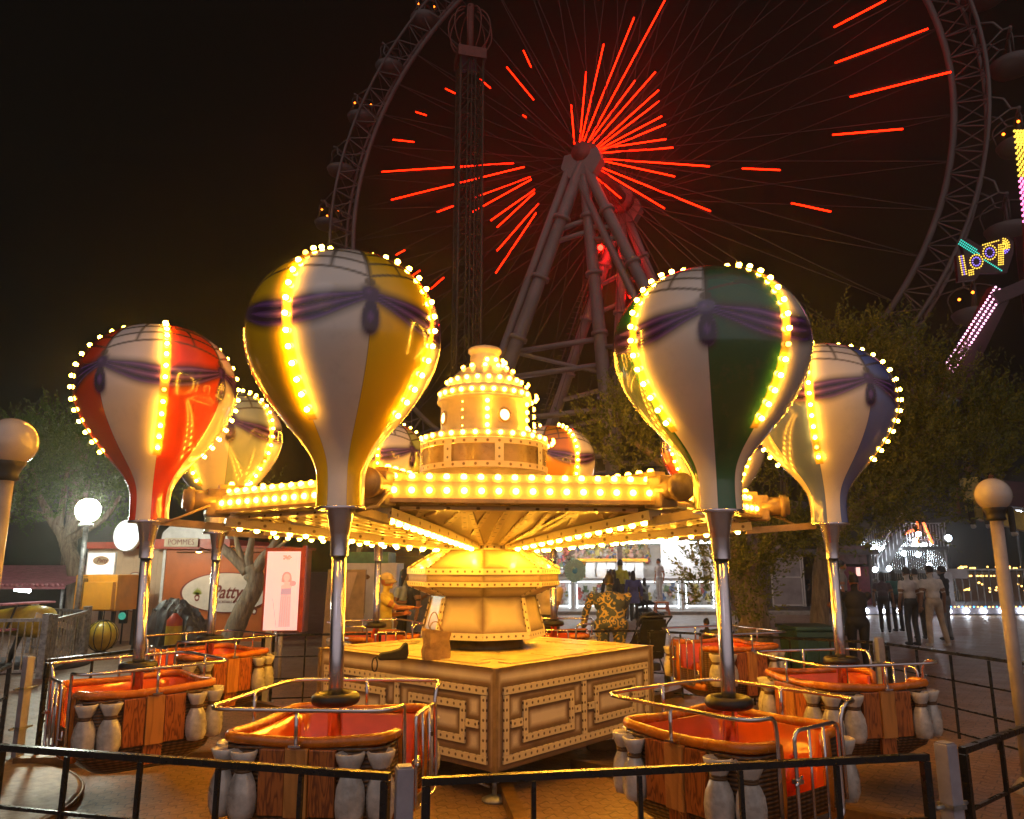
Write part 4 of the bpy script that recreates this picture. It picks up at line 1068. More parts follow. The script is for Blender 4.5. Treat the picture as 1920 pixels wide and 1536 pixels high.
q = Wp(425, 1111, YK); oval((q.x - kx(305), 0, q.z), (Wp(512, 1111, YK).x - Wp(339, 1111, YK).x) / 2, (Wp(425, 1073, YK).z - Wp(425, 1149, YK).z) / 2, kio, True)
q = Wp(244, 1110, YK); o = oval((q.x - kx(305), .2, q.z), .29, (Wp(244, 1074, YK).z - Wp(244, 1149, YK).z) / 2, kio, False)
q = Wp(477, 1142, YK); pineapple((q.x - kx(305), -.012, q.z), .26, kio)
q = Wp(340, 1017, YK - .2)
b = MB(); b.box((0, 0, 0), (.82, .03, .21)); o = b.obj('price_sign', pm('sign_buff', (.50, .38, .26), .5), kio, (q.x - kx(305), -.2, q.z)); lettering('POMMES', .185, M['print_red'], o, (0, -.02, 0), 0, 0, 'lettering', -.001, .92)
q = Wp(238, 1004, YK - .3); b = MB(); b.tube([(0, .10, 0), (0, -.02, 0)], .33, 40, 1); b.lathe([(0, 0), (.31, 0)], 40, 0)
M['lit_white'] = em('backlit_white', (.88, .95, 1), 1.0)
b2 = MB(); b2.add([(.305 * cos(a), -.025, .36 * sin(a)) for a in [2 * pi * k / 40 for k in range(40)]], [tuple(range(40))]); 
b = MB(); ring_ = [(.33 * cos(a), .33 * 1.15 * sin(a)) for a in [2 * pi * k / 40 for k in range(40)]]; b.prism(ring_, -.02, .10)
o = b.obj('round_sign', M['white_plastic'], kio, (q.x - kx(305), -.3, q.z)); b2.obj('lit_face', M['lit_white'], o)
q = Wp(183, 1059, YK); b = MB(); b.box((0, 0, 0), (.72, .05, .62)); o = b.obj('menu_board', M['white_plastic'], kio, (q.x - kx(305), .17, q.z)); b = MB(); b.box((0, -.028, 0), (.66, .01, .56)); b.obj('lit_face', em('lit_menu', (1, .86, .82), .75), o)
n = 30; b = MB(); b.add([(.2 * cos(a), -.036, .11 * sin(a) + .1) for a in [2 * pi * k / n for k in range(n)]], [tuple(range(n))]); b.obj('oval_print', pm('peach_print', (.6, .42, .25), .5), o); lettering('Patty', .15, M['print_red'], o, (.03, -.04, .1), 0, .3, 'lettering', .002, .85)
b = MB(); b.box((kx(463, 1010) - kx(305), .1, kz(1044)), (.35, .12, .3)); b.obj('service_light', em('amber_light', (1, .38, .04), 1.6), kio)
for px in (390, 450):
    q = Wp(px, 1034, YK); b = MB(); b.tube([(0, 0, .02), (0, -.5, .08), (0, -.55, .02)], .012, 6); b.lathe([(.02, .03), (.10, -.02), (.095, -.02)], 14, 0, (0, -.55, 0)); o = b.obj('wall_lamp', M['dark'], kio, (q.x - kx(305), 0, q.z)); b = MB(); b.lathe([(0, -.045), (.05, -.035), (.075, -.015)], 12, 0, (0, -.55, 0)); b.obj('lamp_bulb', em('wall_lamp_glow', (1, .52, .12), 55), o)
q = Wp(370, 1048, YK); b = MB(); b.tube([(-.5, -.05, .16), (1.6, -.05, .16)], .012, 5); b.obj('cable', M['brownmetal'], kio, (q.x - kx(305), 0, q.z))
# yellow generator cabinet
q = Wp(175, 1146, 17.4); gen = thing('generator_cabinet', 'orange yellow metal generator cabinet with a louvred side in front of the kiosk', 'generator', (q.x, 17.4, 0), R(-6))
zb_, zt_ = q.z, Wp(175, 1078, 17.4).z
M['cab_yellow'] = pm('cabinet_yellow', (.60, .25, .015), .4, var=.2, scale=2)
b = MB(); b.box((0, .5, (zb_ + zt_) / 2), (1.0, 1.0, zt_ - zb_), 0, None, .02); b.box((.14, -.06, (zb_ + zt_) / 2 - .06), (.68, .14, (zt_ - zb_) * .76), 0, None, .01); b.obj('cabinet', M['cab_yellow'], gen)
b = MB(); b.box((-.24, -.02, (zb_ + zt_) / 2), (.08, .05, .6))
for k in range(16): b.box((-.24, -.05, zb_ + .12 + k * .042), (.10, .02, .015))
b.obj('louvre', M['brownmetal'], gen); b = MB()
for sx in (-.42, .42):
    for y in (.1, .9): b.box((sx, y, zb_ / 2), (.07, .07, zb_))
b.obj('legs', M['dark'], gen)
# yellow float
q = Wp(191, 1192, 16.2); fl = thing('yellow_buoy', 'round yellow ribbed buoy with black seams beside the grey barrier', 'buoy', (q.x, 16.2, q.z))
b = MB(); r_ = .31
for i in range(12):
    pass
vs = []; fs = []; n, m_ = 60, 22
for i in range(m_ + 1):
    t_ = pi * i / m_
    for k in range(n):
        a = 2 * pi * k / n; g_ = 1 - .035 * (abs(cos(6 * a)) ** 18); vs.append((r_ * sin(t_) * cos(a) * g_, r_ * sin(t_) * sin(a) * g_, -r_ * .98 * cos(t_)))
for i in range(m_):
    for k in range(n): fs.append((i * n + k, i * n + (k + 1) % n, (i + 1) * n + (k + 1) % n, (i + 1) * n + k))
b.add(vs, fs, 0, True); b.obj('shell', M['yellow_paint'], fl)
b = MB()
for k in range(6):
    a = pi * k / 6 + .0; 
    b.tube([(1.0 * r_ * sin(t_) * cos(a), 1.0 * r_ * sin(t_) * sin(a), -r_ * .985 * cos(t_)) for t_ in [2 * pi * j / 40 for j in range(40)]], .010, 5, 0, True)
b.tube([(.1 * cos(a), .1 * sin(a), .30) for a in [k * pi / 6 for k in range(12)]], .012, 5, 0, True); b.tube([(0, 0, .3), (0, 0, .5)], .012, 5); b.obj('seams', M['black_paint'], fl)
b = MB(); b.lathe([(.18, -q.z), (.18, -q.z + .03), (.06, -q.z + .1), (.06, -.26)], 16); b.obj('stand', M['dark'], fl)
# traffic style green signal
q = Wp(231, 1155, 18.4); sg = thing('signal_lamp', 'small green glass lamp on a thin post beside the yellow buoy', 'signal lamp', (q.x, 18.4, 0))
b = MB(); b.tube([(0, 0, 0), (0, 0, q.z)], .02, 8); b.box((0, .02, q.z), (.16, .1, .34)); b.obj('housing', M['dark'], sg); b = MB(); b.ell((0, -.05, q.z), .085, 0, 12, 8); b.obj('lens', em('green_lens', (.05, .45, .32), .7), sg)
# tarpaulin heap with extinguisher
q = Wp(330, 1200, 16.5); tp_ = thing('tarpaulin_heap', 'grey tarpaulin draped over stacked gear in front of the red kiosk wall', 'tarpaulin', (q.x, 16.5, 0))
b = MB(); nx, ny = 46, 30; vs = []; fs = []
for j in range(ny + 1):
    for i in range(nx + 1):
        u, v = i / nx * 2 - 1, j / ny * 2 - 1; x = u * .62; y = v * .55
        h = 1.02 * max(0, 1 - max(abs(u) ** 3.2, abs(v) ** 4)) ** .55 * (.84 + .30 * (1 - abs(u + .25))) + .10 * mnoise.noise(Vector((u * 2.4, v * 2.4, 3)))
        h -= .22 * abs(mnoise.noise(Vector((u * 3.4 + v, v * 2.6, 11)))) + .10 * abs(mnoise.noise(Vector((u * 8, v * 3, 4)))); h = max(h, 0)
        fold = .16 * mnoise.noise(Vector((u * 7, v, 1.5))) * (1 - h / 1.2); x += .10 * mnoise.noise(Vector((u * 5, v * 5, 8)))
        vs.append((x * (1 + .1 * (1 - h)), y + fold, max(.01, h + .03 * mnoise.noise(Vector((u * 9, v * 5, 7))))))
for j in range(ny):
    for i in range(nx): k = j * (nx + 1) + i; fs.append((k, k + 1, k + nx + 2, k + nx + 1))
b.add(vs, fs, 0, False); M['tarp'] = pm('grey_tarpaulin', (.085, .085, .085), .42, var=.45, scale=5, bmp=.3); b.obj('sheet', M['tarp'], tp_)
q = Wp(326, 1183, 15.7); fe = thing('fire_extinguisher', 'red and yellow gas bottle standing before the grey tarpaulin', 'gas bottle', (q.x, 15.7, 0)); zt_ = Wp(326, 1150, 15.7).z
b = MB(); b.lathe([(0, 0), (.15, 0), (.15, zt_ * .25), (.15, zt_ * .25)], 20, 0); b.lathe([(.155, zt_ * .25), (.155, zt_ * .72)], 20, 1); b.lathe([(.15, zt_ * .72), (.15, zt_ * .85), (.06, zt_ * .97), (.04, zt_), (0, zt_)], 20, 0); b.obj('bottle', [M['fascia'], M['yellow_paint']], fe); b = MB(); b.tube([(0, 0, zt_), (0, 0, zt_ + .06)], .025, 8); b.box((.03, 0, zt_ + .07), (.14, .03, .02)); b.obj('valve', M['dark'], fe)
# lit poster column
YP = 12.2; a_, c_ = Wp(503, 1034, YP), Wp(556, 1182, YP); w_ = c_.x - a_.x; h_ = a_.z - c_.z
ps = thing('lit_poster', 'backlit poster of a woman in blue skirt, in red frame on a post', 'poster', ((a_.x + c_.x) / 2, YP, 0), R(4))
zc_ = (a_.z + c_.z) / 2
b = MB(); b.box((0, .06, zc_ + .02), (w_ + .07, .12, h_ + .07)); b.box((w_ / 2 + .05, .06, zc_ + .03), (.05, .14, h_ + .12)); b.obj('frame', M['fascia'], ps)
b = MB(); b.box((0, -.008, zc_), (w_, .016, h_)); o = b.obj('lit_face', em('poster_backlight', (.95, .72, .76), .50), ps)
b = MB(); b.tube([(0, .08, 0), (0, .08, c_.z)], .035, 10); b.obj('post', M['lamp_pole'], ps)
pr_ = MB(); X = lambda u: u * w_; Z = lambda v: zc_ + h_ * (.5 - v)
def pp(pts, mi, y): pr_.add([(X(u), y, Z(v)) for u, v in pts], [tuple(range(len(pts)))], mi)
circ = lambda cu, cv, ru, rv, n=16: [(cu + ru * cos(2 * pi * k / n), cv + rv * sin(2 * pi * k / n)) for k in range(n)]
pp(circ(.12, .335, .145, .075), 0, -.0185); pp([(-.03, .34), (.27, .34), (.27, .40), (.2, .39), (.19, .345), (.05, .345), (.04, .40), (-.03, .39)], 0, -.019)
pp(circ(.12, .335, .095, .052), 1, -.020); pp([(.05, .385), (.19, .385), (.2, .42), (.29, .44), (.26, .53), (-.02, .53), (-.04, .44), (.05, .42)], 1, -.0195)
pp([(-.02, .48), (.27, .47), (.28, .55), (-.03, .55)], 2, -.021); pp(circ(.31, .41, .10, .035), 3, -.0205)
pp([(-.03, .55), (.28, .55), (.30, .96), (-.05, .96)], 4, -.020)
for k in range(5): pp([(-.02 + .065 * k, .58), (-.012 + .065 * k, .58), (-.02 + .066 * k, .95), (-.03 + .066 * k, .95)], 5, -.022)
for k in range(9): pp(circ(-.02 + .05 * (k % 5) + .03, .06 + .018 * (k % 3), .045, .012, 8), 6 if k % 2 else 7, -.0185 - .0004 * k)
pp([(-.27, .60), (-.255, .60), (-.10, .97), (-.115, .97)], 5, -.0183)
def prt(n, c): return em('poster_' + n, tuple(.55 * q + .45 * w for q, w in zip(c, (.9, .68, .72))), .46)
pr_.obj('poster_print', [prt('hair', (.40, .16, .10)), prt('skin', (.85, .50, .42)), prt('skirt', (.24, .16, .42)), prt('pink', (.95, .22, .22)), prt('cloth', (.72, .46, .52)), prt('line', (.35, .18, .2)), prt('leaf', (.45, .20, .04)), prt('ochre', (.55, .28, .05))], ps)

# grey picket barrier and plane ride at the far left
def pickets(label, a, b_, h, n):
    a, b_ = Vector((*a, 0)), Vector((*b_, 0)); L = b_ - a; g = MB()
    g.beam(Vector((0, 0, h)), L + Vector((0, 0, h)), .05, .05); g.beam(Vector((0, 0, .12)), L + Vector((0, 0, .12)), .04, .04)
    for k in range(1, n): p = L * k / n; g.tube([(p.x, p.y, .12), (p.x, p.y, h)], .014, 6, caps=False)
    t = thing('barrier', label, 'barrier', a, 0, 'grey picket barriers at the far left'); g.obj('pickets', M['galv'], t)
    for p in (Vector((0, 0, 0)), L): q_ = MB(); q_.box((p.x, p.y, h / 2 + .05), (.11, .11, h + .1)); q_.obj('end_post', M['galv'], t)
g0, g1, g2, g3 = Wp(-40, 1225, 12.7), Wp(83, 1210, 12.9), Wp(158, 1195, 15.5), Wp(60, 1180, 16.6)
pickets('grey picket barrier at the left edge, nearest to the plane ride', (g0.x, 12.7), (g1.x, 12.9), .92, 9)
pickets('grey picket barrier between the left corner post and the yellow buoy', (g1.x + .02, 13.02), (g2.x, 15.5), .9, 12)
pickets('grey picket barrier running back behind the plane ride', (g2.x - .05, 15.62), (g3.x, 16.6), .9, 16)
q = Wp(40, 1165, 14.4); pl = thing('plane_ride_car', 'small yellow ride plane with a propeller behind the grey barrier', 'ride car', (q.x, 14.4, q.z), R(-12))
b = MB(); b.lathe([(0, -.9), (.10, -.85), (.2, -.5), (.27, 0), (.29, .35), (.26, .55), (.10, .62), (0, .63)], 24); b.v = [(z, x, y) for x, y, z in b.v]; b.obj('fuselage', M['yellow_paint'], pl)
b = MB(); b.box((.0, 0, .32), (.30, 1.2, .035), 0, None, .01); b.box((.0, 0, -.12), (.34, 1.3, .04), 0, None, .01); b.box((-.8, 0, .2), (.2, .03, .36)); b.obj('wings', pm('pink_wing', (.55, .22, .32), .4), pl)
b = MB(); b.tube([(.62, 0, 0), (.72, 0, 0)], .05, 12); b.box((.70, 0, 0), (.03, .10, .9), 0, Matrix.Rotation(1.25, 3, 'X')); b.obj('propeller', M['white_plastic'], pl)
b = MB(); b.tube([(0, 0, -.25), (-.2, 0, -q.z)], .05, 8); b.tube([(-.1, .25, .3), (-.1, .4, -.1)], .02, 5); b.tube([(.1, -.25, .3), (.1, -.4, -.1)], .02, 5); b.lathe([(1.2, -q.z), (1.2, -q.z + .06), (0, -q.z + .07)], 30); b.obj('stand', M['dark'], pl)
q = Wp(0, 1085, 19.5); aw = thing('awning_shed', 'low market shed with scalloped pink awning edge and a bright tube light at far left', 'shed', (q.x, 19.5, 0))
qr = Wp(122, 1098, 19.5); wz = qr.z; Lw = qr.x - q.x
b = MB(); b.add([(-6, 0, wz), (Lw, 0, wz), (Lw, 3, wz + .5), (-6, 3, wz + .5), (-6, 0, wz - .09), (Lw, 0, wz - .09)], [(0, 1, 2, 3), (4, 5, 1, 0)]); 
for k in range(60): b.tube([(-6 + (Lw + 6) * (k + .5) / 60, -.012, wz - .015), (-6 + (Lw + 6) * (k + .5) / 60, .02, wz + .02)], .065, 8)
b.obj('awning', pm('pink_awning', (.46, .16, .20), .5), aw)
b = MB(); b.box((-2, 3.2, wz * .45), (Lw + 10, .2, wz * .9)); b.obj('back_wall', M['dark'], aw)
b = MB()
for x in (-5.8, -2.2, Lw - .1): b.tube([(x, .1, 0), (x, .1, wz)], .04, 8)
b.obj('posts', M['galv'], aw)
l0, l1 = Wp(28, 1105, 19.6), Wp(56, 1108, 19.6); b = MB(); b.tube([l0 - Vector((q.x, 19.5, 0)), l1 - Vector((q.x, 19.5, 0))], .05, 8); b.obj('tube_light', em('tube_light', (.9, .96, 1), 22), aw)
b = MB(); b.box((-3.3, .35, wz - .28), (4.6, .1, .16)); b.obj('yellow_valance', M['yellow_paint'], aw)

# white photo booth and leaning board behind the podium (left)
YB = 15.5; a_, c_ = Wp(652, 1012, YB), Wp(697, 1190, YB)
pbx = thing('photo_booth', 'white photo booth with green top band and a dark picture panel behind the podium', 'booth', ((a_.x + c_.x) / 2, YB, 0))
w_ = c_.x - a_.x; zt_ = Wp(652, 1056, YB).z
b = MB(); b.box((.18, .5, zt_ / 2), (w_ + .55, 1, zt_)); b.obj('cabin', M['white_plastic'], pbx)
b = MB(); b.box((.1, .5, zt_ + .11), (w_ + .35, 1.02, .22)); b.obj('top_band', pm('booth_green', (.06, .20, .13), .5), pbx)
q = Wp(672, 1127, YB); b = MB(); b.box((q.x - (a_.x + c_.x) / 2, -.012, q.z), (.27, .03, .46)); b.obj('picture_panel', pm('dark_picture', (.035, .045, .02), .3, var=.8, scale=20, col2=(.2, .2, .13)), pbx)
q = Wp(670, 1082, YB); b = MB()
for dx in (-.16, -.05, .11, .2): b.add([(dx + .045 * cos(a) * (1 + .3 * sin(3 * a + dx * 9)), -.006, .05 * sin(a)) for a in [2 * pi * k / 14 for k in range(14)]], [tuple(range(14))])
b.obj('printed_motif', M['brownmetal'], pbx, (q.x - (a_.x + c_.x) / 2, 0, q.z))
q0 = Wp(612, 1068, 14.6); q1 = Wp(590, 1205, 14.6); lb_ = thing('leaning_board', 'tall tan board standing beside the white photo booth', 'board', (q0.x + .3, 14.6, 0), R(-8))
b = MB(); b.prism([(-.34, 0), (.42, 0), (.46, q0.z), (-.28, q0.z)], 0, .06); b.obj('sheet', pm('tan_board', (.40, .27, .13), .5, var=.25), lb_); b = MB(); b.beam((0, .06, .9), (0, .5, 0), .05, .05); b.obj('prop', M['dark'], lb_); b = MB(); b.add([(-.20, -.006, .05), (.15, -.006, q0.z * .65), (.30, -.006, q0.z - .05), (.10, -.006, q0.z - .05), (-.05, -.006, q0.z * .5)], [(0, 1, 2, 3, 4)]); b.obj('pale_stripe', M['kiosk_beige'], lb_)
q = Wp(730, 1120, 19); gs = thing('market_stall', 'shaded grey stall with a dark rippled canopy behind the man in the cap', 'stall', (q.x, 19.5, 0))
b = MB(); b.box((.1, 1, 1.2), (2.4, .1, 2.4)); b.box((-.9, .5, 1.2), (.1, 1, 2.4)); b.obj('wall', pm('stall_grey', (.20, .19, .18), .5, var=.4, scale=3), gs)
b = MB(); zc_ = Wp(740, 1062, 19.5).z; vs = []; fs = []
for i in range(31):
    x = -1.3 + 2.8 * i / 30; vs += [(x, -.1, zc_ - .1 - .05 * abs(sin(i * .9))), (x, -.15, zc_ + .25), (x, 1.2, zc_ + .75)]
for i in range(30): k = 3 * i; fs += [(k, k + 3, k + 4, k + 1), (k + 1, k + 4, k + 5, k + 2)]
b.add(vs, fs); b.obj('canopy', M['dark'], gs)

# ------------------------------------------------------------------ white prize booth
YZ = 30.0; zx = lambda px, py=1080: Wp(px, py, YZ).x; zz = lambda py, px=1180: Wp(px, py, YZ).z
bo = thing('prize_booth', 'bright white prize booth full of toys with lit glass counters', 'booth', (zx(1180), YZ, 0)); ox = zx(1180)
xL, xR = zx(1000) - ox, zx(1345) - ox; ztp = zz(1012)
M['booth_white'] = pm('booth_white', (.70, .68, .66), .45, var=.08)
b = MB(); b.box(((xL + xR) / 2, 2.3, ztp / 2), (xR - xL, .1, ztp)); b.box((xL, 1.2, ztp / 2), (.1, 2.2, ztp)); b.box((xR, 1.2, ztp / 2), (.1, 2.2, ztp)); b.box(((xL + xR) / 2, 1.1, ztp + .05), (xR - xL + .4, 2.9, .12)); b.box((zx(1290) - ox, 1.0, (zz(1090) + ztp) / 2), (zx(1318) - zx(1238), .06, ztp - zz(1090))); b.obj('shell', M['booth_white'], bo)
b = MB(); b.box((zx(1162) - ox, -.1, zz(1068) / 2 + .7), (.20, .12, ztp - .1)); b.obj('front_pillar', pm('pillar_lilac', (.5, .42, .45), .4), bo)
b = MB(); b.box(((xL + xR) / 2, .25, ztp - .1), (xR - xL - .3, .2, .07)); b.obj('strip_light', em('cool_strip', (.93, .97, 1), 26), bo)
cz = zz(1086); b = MB(); b.box(((xL + xR) / 2, .15, cz), (xR - xL, .6, .09)); b.box(((xL + xR) / 2, .2, .12), (xR - xL, .55, .24)); b.box(((xL + xR) / 2, .62, cz / 2), (xR - xL, .06, cz))
for px in (1000, 1073, 1276, 1340): b.box((zx(px) - ox, .02, cz / 2), (.09, .42, cz))
b.obj('counter', M['booth_white'], bo)
b = MB()
for p0, p1 in ((1005, 1070), (1078, 1272), (1281, 1337)):
    b.box(((zx(p0) + zx(p1)) / 2 - ox, -.12, cz - .1), (zx(p1) - zx(p0) - .06, .035, .035)); b.box((zx(p0) - ox + .06, -.12, cz / 2), (.035, .03, cz - .4)); b.box((zx(p1) - ox - .06, -.12, cz / 2), (.035, .03, cz - .4)); b.box(((zx(p0) + zx(p1)) / 2 - ox, -.12, .28), (zx(p1) - zx(p0) - .06, .03, .03))
b.obj('counter_lights', em('counter_strip', (.85, .95, 1), 6), bo)
rr = random.Random(21); pal = [(.55, .12, .10), (.5, .36, .22), (.55, .5, .45), (.16, .22, .10), (.5, .42, .12), (.10, .16, .30), (.6, .35, .3), (.18, .12, .08), (.62, .6, .58)]
PM = [pm('toy_colour', c, .7, var=.3, bmp=.2) for c in pal]
def toy_heap(name, x0_, x1_, y0_, y1_, z0_, z1_, n):
    b = MB()
    for k in range(n):
        x, y, z = rr.uniform(x0_, x1_), rr.uniform(y0_, y1_), rr.uniform(z0_, z1_); s = rr.uniform(.05, .12); mi = rr.randrange(len(PM))
        kind = rr.random()
        if kind < .6:
            b.ell((x, y, z), (s, s * .8, s * 1.15), mi, 8, 6); b.ell((x + rr.uniform(-.02, .02), y - .02, z + s * 1.5), s * .75, mi, 8, 6)
            for e_ in (-1, 1): b.ell((x + e_ * s * .55, y - .01, z + s * 2.1), s * .28, mi, 6, 4); b.ell((x + e_ * s, y - .03, z + s * .3), (s * .3, s * .3, s * .6), mi, 6, 4)
        else: b.box((x, y, z), (s * 1.6, s, s * rr.uniform(1, 2.4)), mi, Matrix.Rotation(rr.uniform(-.4, .4), 3, 'Y'))
    return tag(b.obj(name, PM, bo), kind='stuff')
for p0, p1 in ((1005, 1070), (1080, 1270), (1283, 1337)): toy_heap('prize_toys', zx(p0) - ox + .1, zx(p1) - ox - .1, .1, .5, .35, cz - .35, 90 if p0 == 1080 else 36)
toy_heap('prize_toys', xL + .2, zx(1236) - ox, 2.0, 2.2, zz(1052), ztp - .3, 230)
toy_heap('prize_toys', xL + .2, zx(1085) - ox, 1.6, 2.2, cz + .1, zz(1056), 60)
b = MB(); M['amber_panel'] = pm('amber_panel', (.70, .30, .02), .4)
b.box(((zx(1086) + zx(1224)) / 2 - ox, 1.2, zz(1050)), (zx(1224) - zx(1086), .5, .12)); b.box((zx(1096) - ox, 1.3, (cz + zz(1050)) / 2), (.5, .06, zz(1050) - cz)); b.obj('shelf_frame', M['amber_panel'], bo)
b = MB()
for px in (1112, 1134, 1152, 1172, 1190, 1206): b.prism([(-.18, 0), (.18, 0), (.18, zz(1053) - cz), (-.14, zz(1053) - cz), (-.22, .2)], 0, .3); b.v[-10:] = [(x + zx(px) - ox, y + 1.0, z + cz + .05) for x, y, z in b.v[-10:]]
b.obj('shelf_bins', M['booth_white'], bo)
q = Wp(1078, 1070, YZ - .3); pw = thing('pinwheel_fan', 'pale green paper fan wheel with a blue hub standing on the booth counter', 'paper fan', (q.x, YZ - .3, q.z))
b = MB(); n = 64; vs = [(0, -.03, 0)] + [(.41 * cos(2 * pi * k / n), -.03 if k % 2 else .01, .44 * sin(2 * pi * k / n)) for k in range(n)]; b.add(vs, [(0, k + 1, (k + 1) % n + 1) for k in range(n)], 0)
b.lathe([(.40, -.02), (.42, .0), (.40, .02)], 40, 0) if False else None
M['fan_green'] = pm('fan_pale_green', (.42, .60, .42), .5, var=.15); b.obj('pleated_disc', M['fan_green'], pw); b = MB(); b.ell((0, -.03, 0), (.11, .03, .12), 0, 16, 10); b.obj('hub', pm('fan_blue', (.03, .28, .42), .4), pw)
b = MB(); b.tube([(0, .03, -.4), (0, .03, -q.z + cz + .05)], .02, 6); b.obj('stem', M['white_plastic'], pw)
# kerb under the booth, paving in front
q = MB(); q.box((zx(1180), YZ - .7, .06), (14, .5, .12)); tag(q.obj('kerb', pm('kerb_concrete', (.36, .32, .27), .7, bmp=.3)), kind='structure')
def stroller(label, p, rz, s=1):
    t = thing('stroller', label, 'stroller', p, rz); t.scale = (s, s, s); b = MB()
    b.add([(-.2, -.25, .5), (.2, -.25, .5), (.2, .28, .42), (-.2, .28, .42), (-.2, .45, .85), (.2, .45, .85), (.18, .55, 1.0), (-.18, .55, 1.0)], [(0, 1, 2, 3), (3, 2, 5, 4), (4, 5, 6, 7)])
    b.add([(-.21, -.25, .5), (-.21, .28, .42), (-.21, .45, .85), (-.21, .0, .62)], [(0, 1, 2, 3)]); b.add([(.21, -.25, .5), (.21, .28, .42), (.21, .45, .85), (.21, .0, .62)], [(0, 1, 2, 3)])
    vs = []; fs = []
    for i in range(7):
        a = i / 6 * 1.5
        for k in range(9): th = pi * k / 8; vs.append((.22 * cos(th), .48 - .5 * sin(a) * sin(th) * .9 - .0, .85 + .35 * sin(th) * cos(a) * .6 + .04))
    for i in range(6):
        for k in range(8): fs.append((i * 9 + k, i * 9 + k + 1, i * 9 + k + 10, i * 9 + k + 9))
    b.add(vs, fs, 0, True); o = b.obj('seat', M['black_cloth'], t); o.modifiers.new('s', 'SOLIDIFY').thickness = .02
    b = MB()
    for x in (-.23, .23): b.tube([(x, -.42, .12), (x, .0, .52), (x, .5, .95), (x, .68, 1.05)], .014, 6); b.tube([(x, .38, .12), (x, -.02, .5)], .014, 6)
    b.tube([(-.23, .68, 1.05), (.23, .68, 1.05)], .018, 6); b.box((0, .1, .28), (.36, .4, .12), 0, None, .03); b.obj('frame', M['dark'], t)
    w = MB(); w.tube([(0, .085 * cos(a), .085 * sin(a)) for a in [k * pi / 10 for k in range(20)]], .022, 8, 0, True); w.tube([(-.012, 0, 0), (.012, 0, 0)], .06, 12); w = w.mesh('wheel', M['rubber'])
    for x in (-.24, .24):
        for y in (-.42, .38): link('wheel', w, t, (x, y, .107))
q = at(1212, 1155, z=0); stroller('black stroller parked at the white booth counter, beside the blue dress', (q.x - .2, q.y * .95, 0), R(62), 1.0)
stroller('black stroller close behind the podium beside the patterned dress', (2.05, 12.35, 0), R(190), 1.0)
# orange step stool under the child
q = at(1238, 1141, z=0); YS = 29.0; q = Wp(1240, 1131, YS); stool = thing('step_stool', 'orange plastic step stool under the child in white at the booth', 'stool', (q.x, YS, 0)); zs = Wp(1240, 1128, YS).z
b = MB(); b.box((0, 0, zs - .03), (.50, .40, .05), 0, None, .015)
b.obj('top', pm('orange_plastic', (.62, .16, .02), .4), stool); b = MB()
for sx in (-1, 1):
    for sy in (-1, 1): b.beam((sx * .2, sy * .15, zs - .05), (sx * .25, sy * .19, 0), .07, .07)
b.box((0, -.17, zs * .5), (.4, .03, .06)); b.obj('legs', pm('orange_plastic', (.55, .13, .02), .4), stool)
# green wheelie bin
q = at(1520, 1252, z=0); q = Wp(1518, 1215, 12.2); bn = thing('wheelie_bin', 'dark green wheelie bin behind the blue balloon tub', 'bin', (q.x, 12.2, 0), R(4)); M['bin_green'] = pm('bin_green', (.03, .085, .07), .45, var=.25)
b = MB(); b.add([(-.27, -.3, .08), (.27, -.3, .08), (.27, .3, .08), (-.27, .3, .08), (-.34, -.36, .82), (.34, -.36, .82), (.34, .36, .82), (-.34, .36, .82)], [(3, 2, 1, 0), (0, 1, 5, 4), (1, 2, 6, 5), (2, 3, 7, 6), (3, 0, 4, 7), (4, 5, 6, 7)]); b.box((0, -.37, .78), (.72, .05, .07)); 
for x in (-.2, 0, .2): b.box((x, -.34, .5), (.03, .03, .5))
b.obj('body', M['bin_green'], bn); b = MB(); b.box((0, 0, .86), (.74, .80, .06), 0, None, .02); b.tube([(-.3, .44, .85), (.3, .44, .85)], .02, 8); b.obj('lid', M['bin_green'], bn)
w = MB(); w.tube([(-.03, 0, 0), (.03, 0, 0)], .1, 16); w = w.mesh('wheel', M['rubber']); link('wheel', w, bn, (-.3, .34, .1)); link('wheel', w, bn, (.3, .34, .1))

# ------------------------------------------------------------------ ticket kiosk, funhouse and lit stage edge on the right
YC = 30.0; q0, q1 = Wp(1447, 1135, YC), Wp(1640, 1135, YC); kk = thing('ticket_kiosk', 'shabby white ticket kiosk with an open door and a crimson panel behind the tree', 'kiosk', (q0.x, YC, 0)); wk = q1.x - q0.x; hk = Wp(1450, 1040, YC).z
M['dirty_white'] = pm('dirty_white', (.34, .31, .31), .5, var=.25, scale=2)
b = MB(); b.box((wk / 2, 2.4, hk / 2), (wk, .1, hk)); b.box((0, 1.2, hk / 2), (.1, 2.4, hk)); b.box((wk, 1.2, hk / 2), (.1, 2.4, hk)); b.box((wk / 2, 1.2, hk + .1), (wk + .5, 2.8, .2)); b.box((wk / 2, 1.1, .12), (wk + .2, 2.6, .24)); b.obj('shell', pm('kiosk_dark', (.10, .09, .09), .5), kk)
b = MB(); b.box((.62, -.02, 1.25), (1.15, .06, 2.0)); b.obj('open_door', M['dirty_white'], kk); b = MB()
for z in (.3, 1.35, 2.2): b.box((.62, -.06, z), (1.15, .03, .05))
for x in (.05, 1.2, 1.28, 2.3): b.box((x, -.06, 1.25), (.05, .04, 2.0))
b.obj('door_trim', M['white_plastic'], kk); b = MB(); b.box((3.1, .02, 1.0), (1.5, .08, 1.5)); b.obj('crimson_panel', pm('crimson_panel', (.22, .03, .06), .4), kk); b = MB(); b.box((3.1, .3, 2.2), (1.5, .5, .7)); b.obj('window', pm('kiosk_window', (.20, .12, .12), .15), kk)
YF = 33.0; fx = lambda px, py=1060: Wp(px, py, YF).x; fz = lambda py, px=1700: Wp(px, py, YF).z
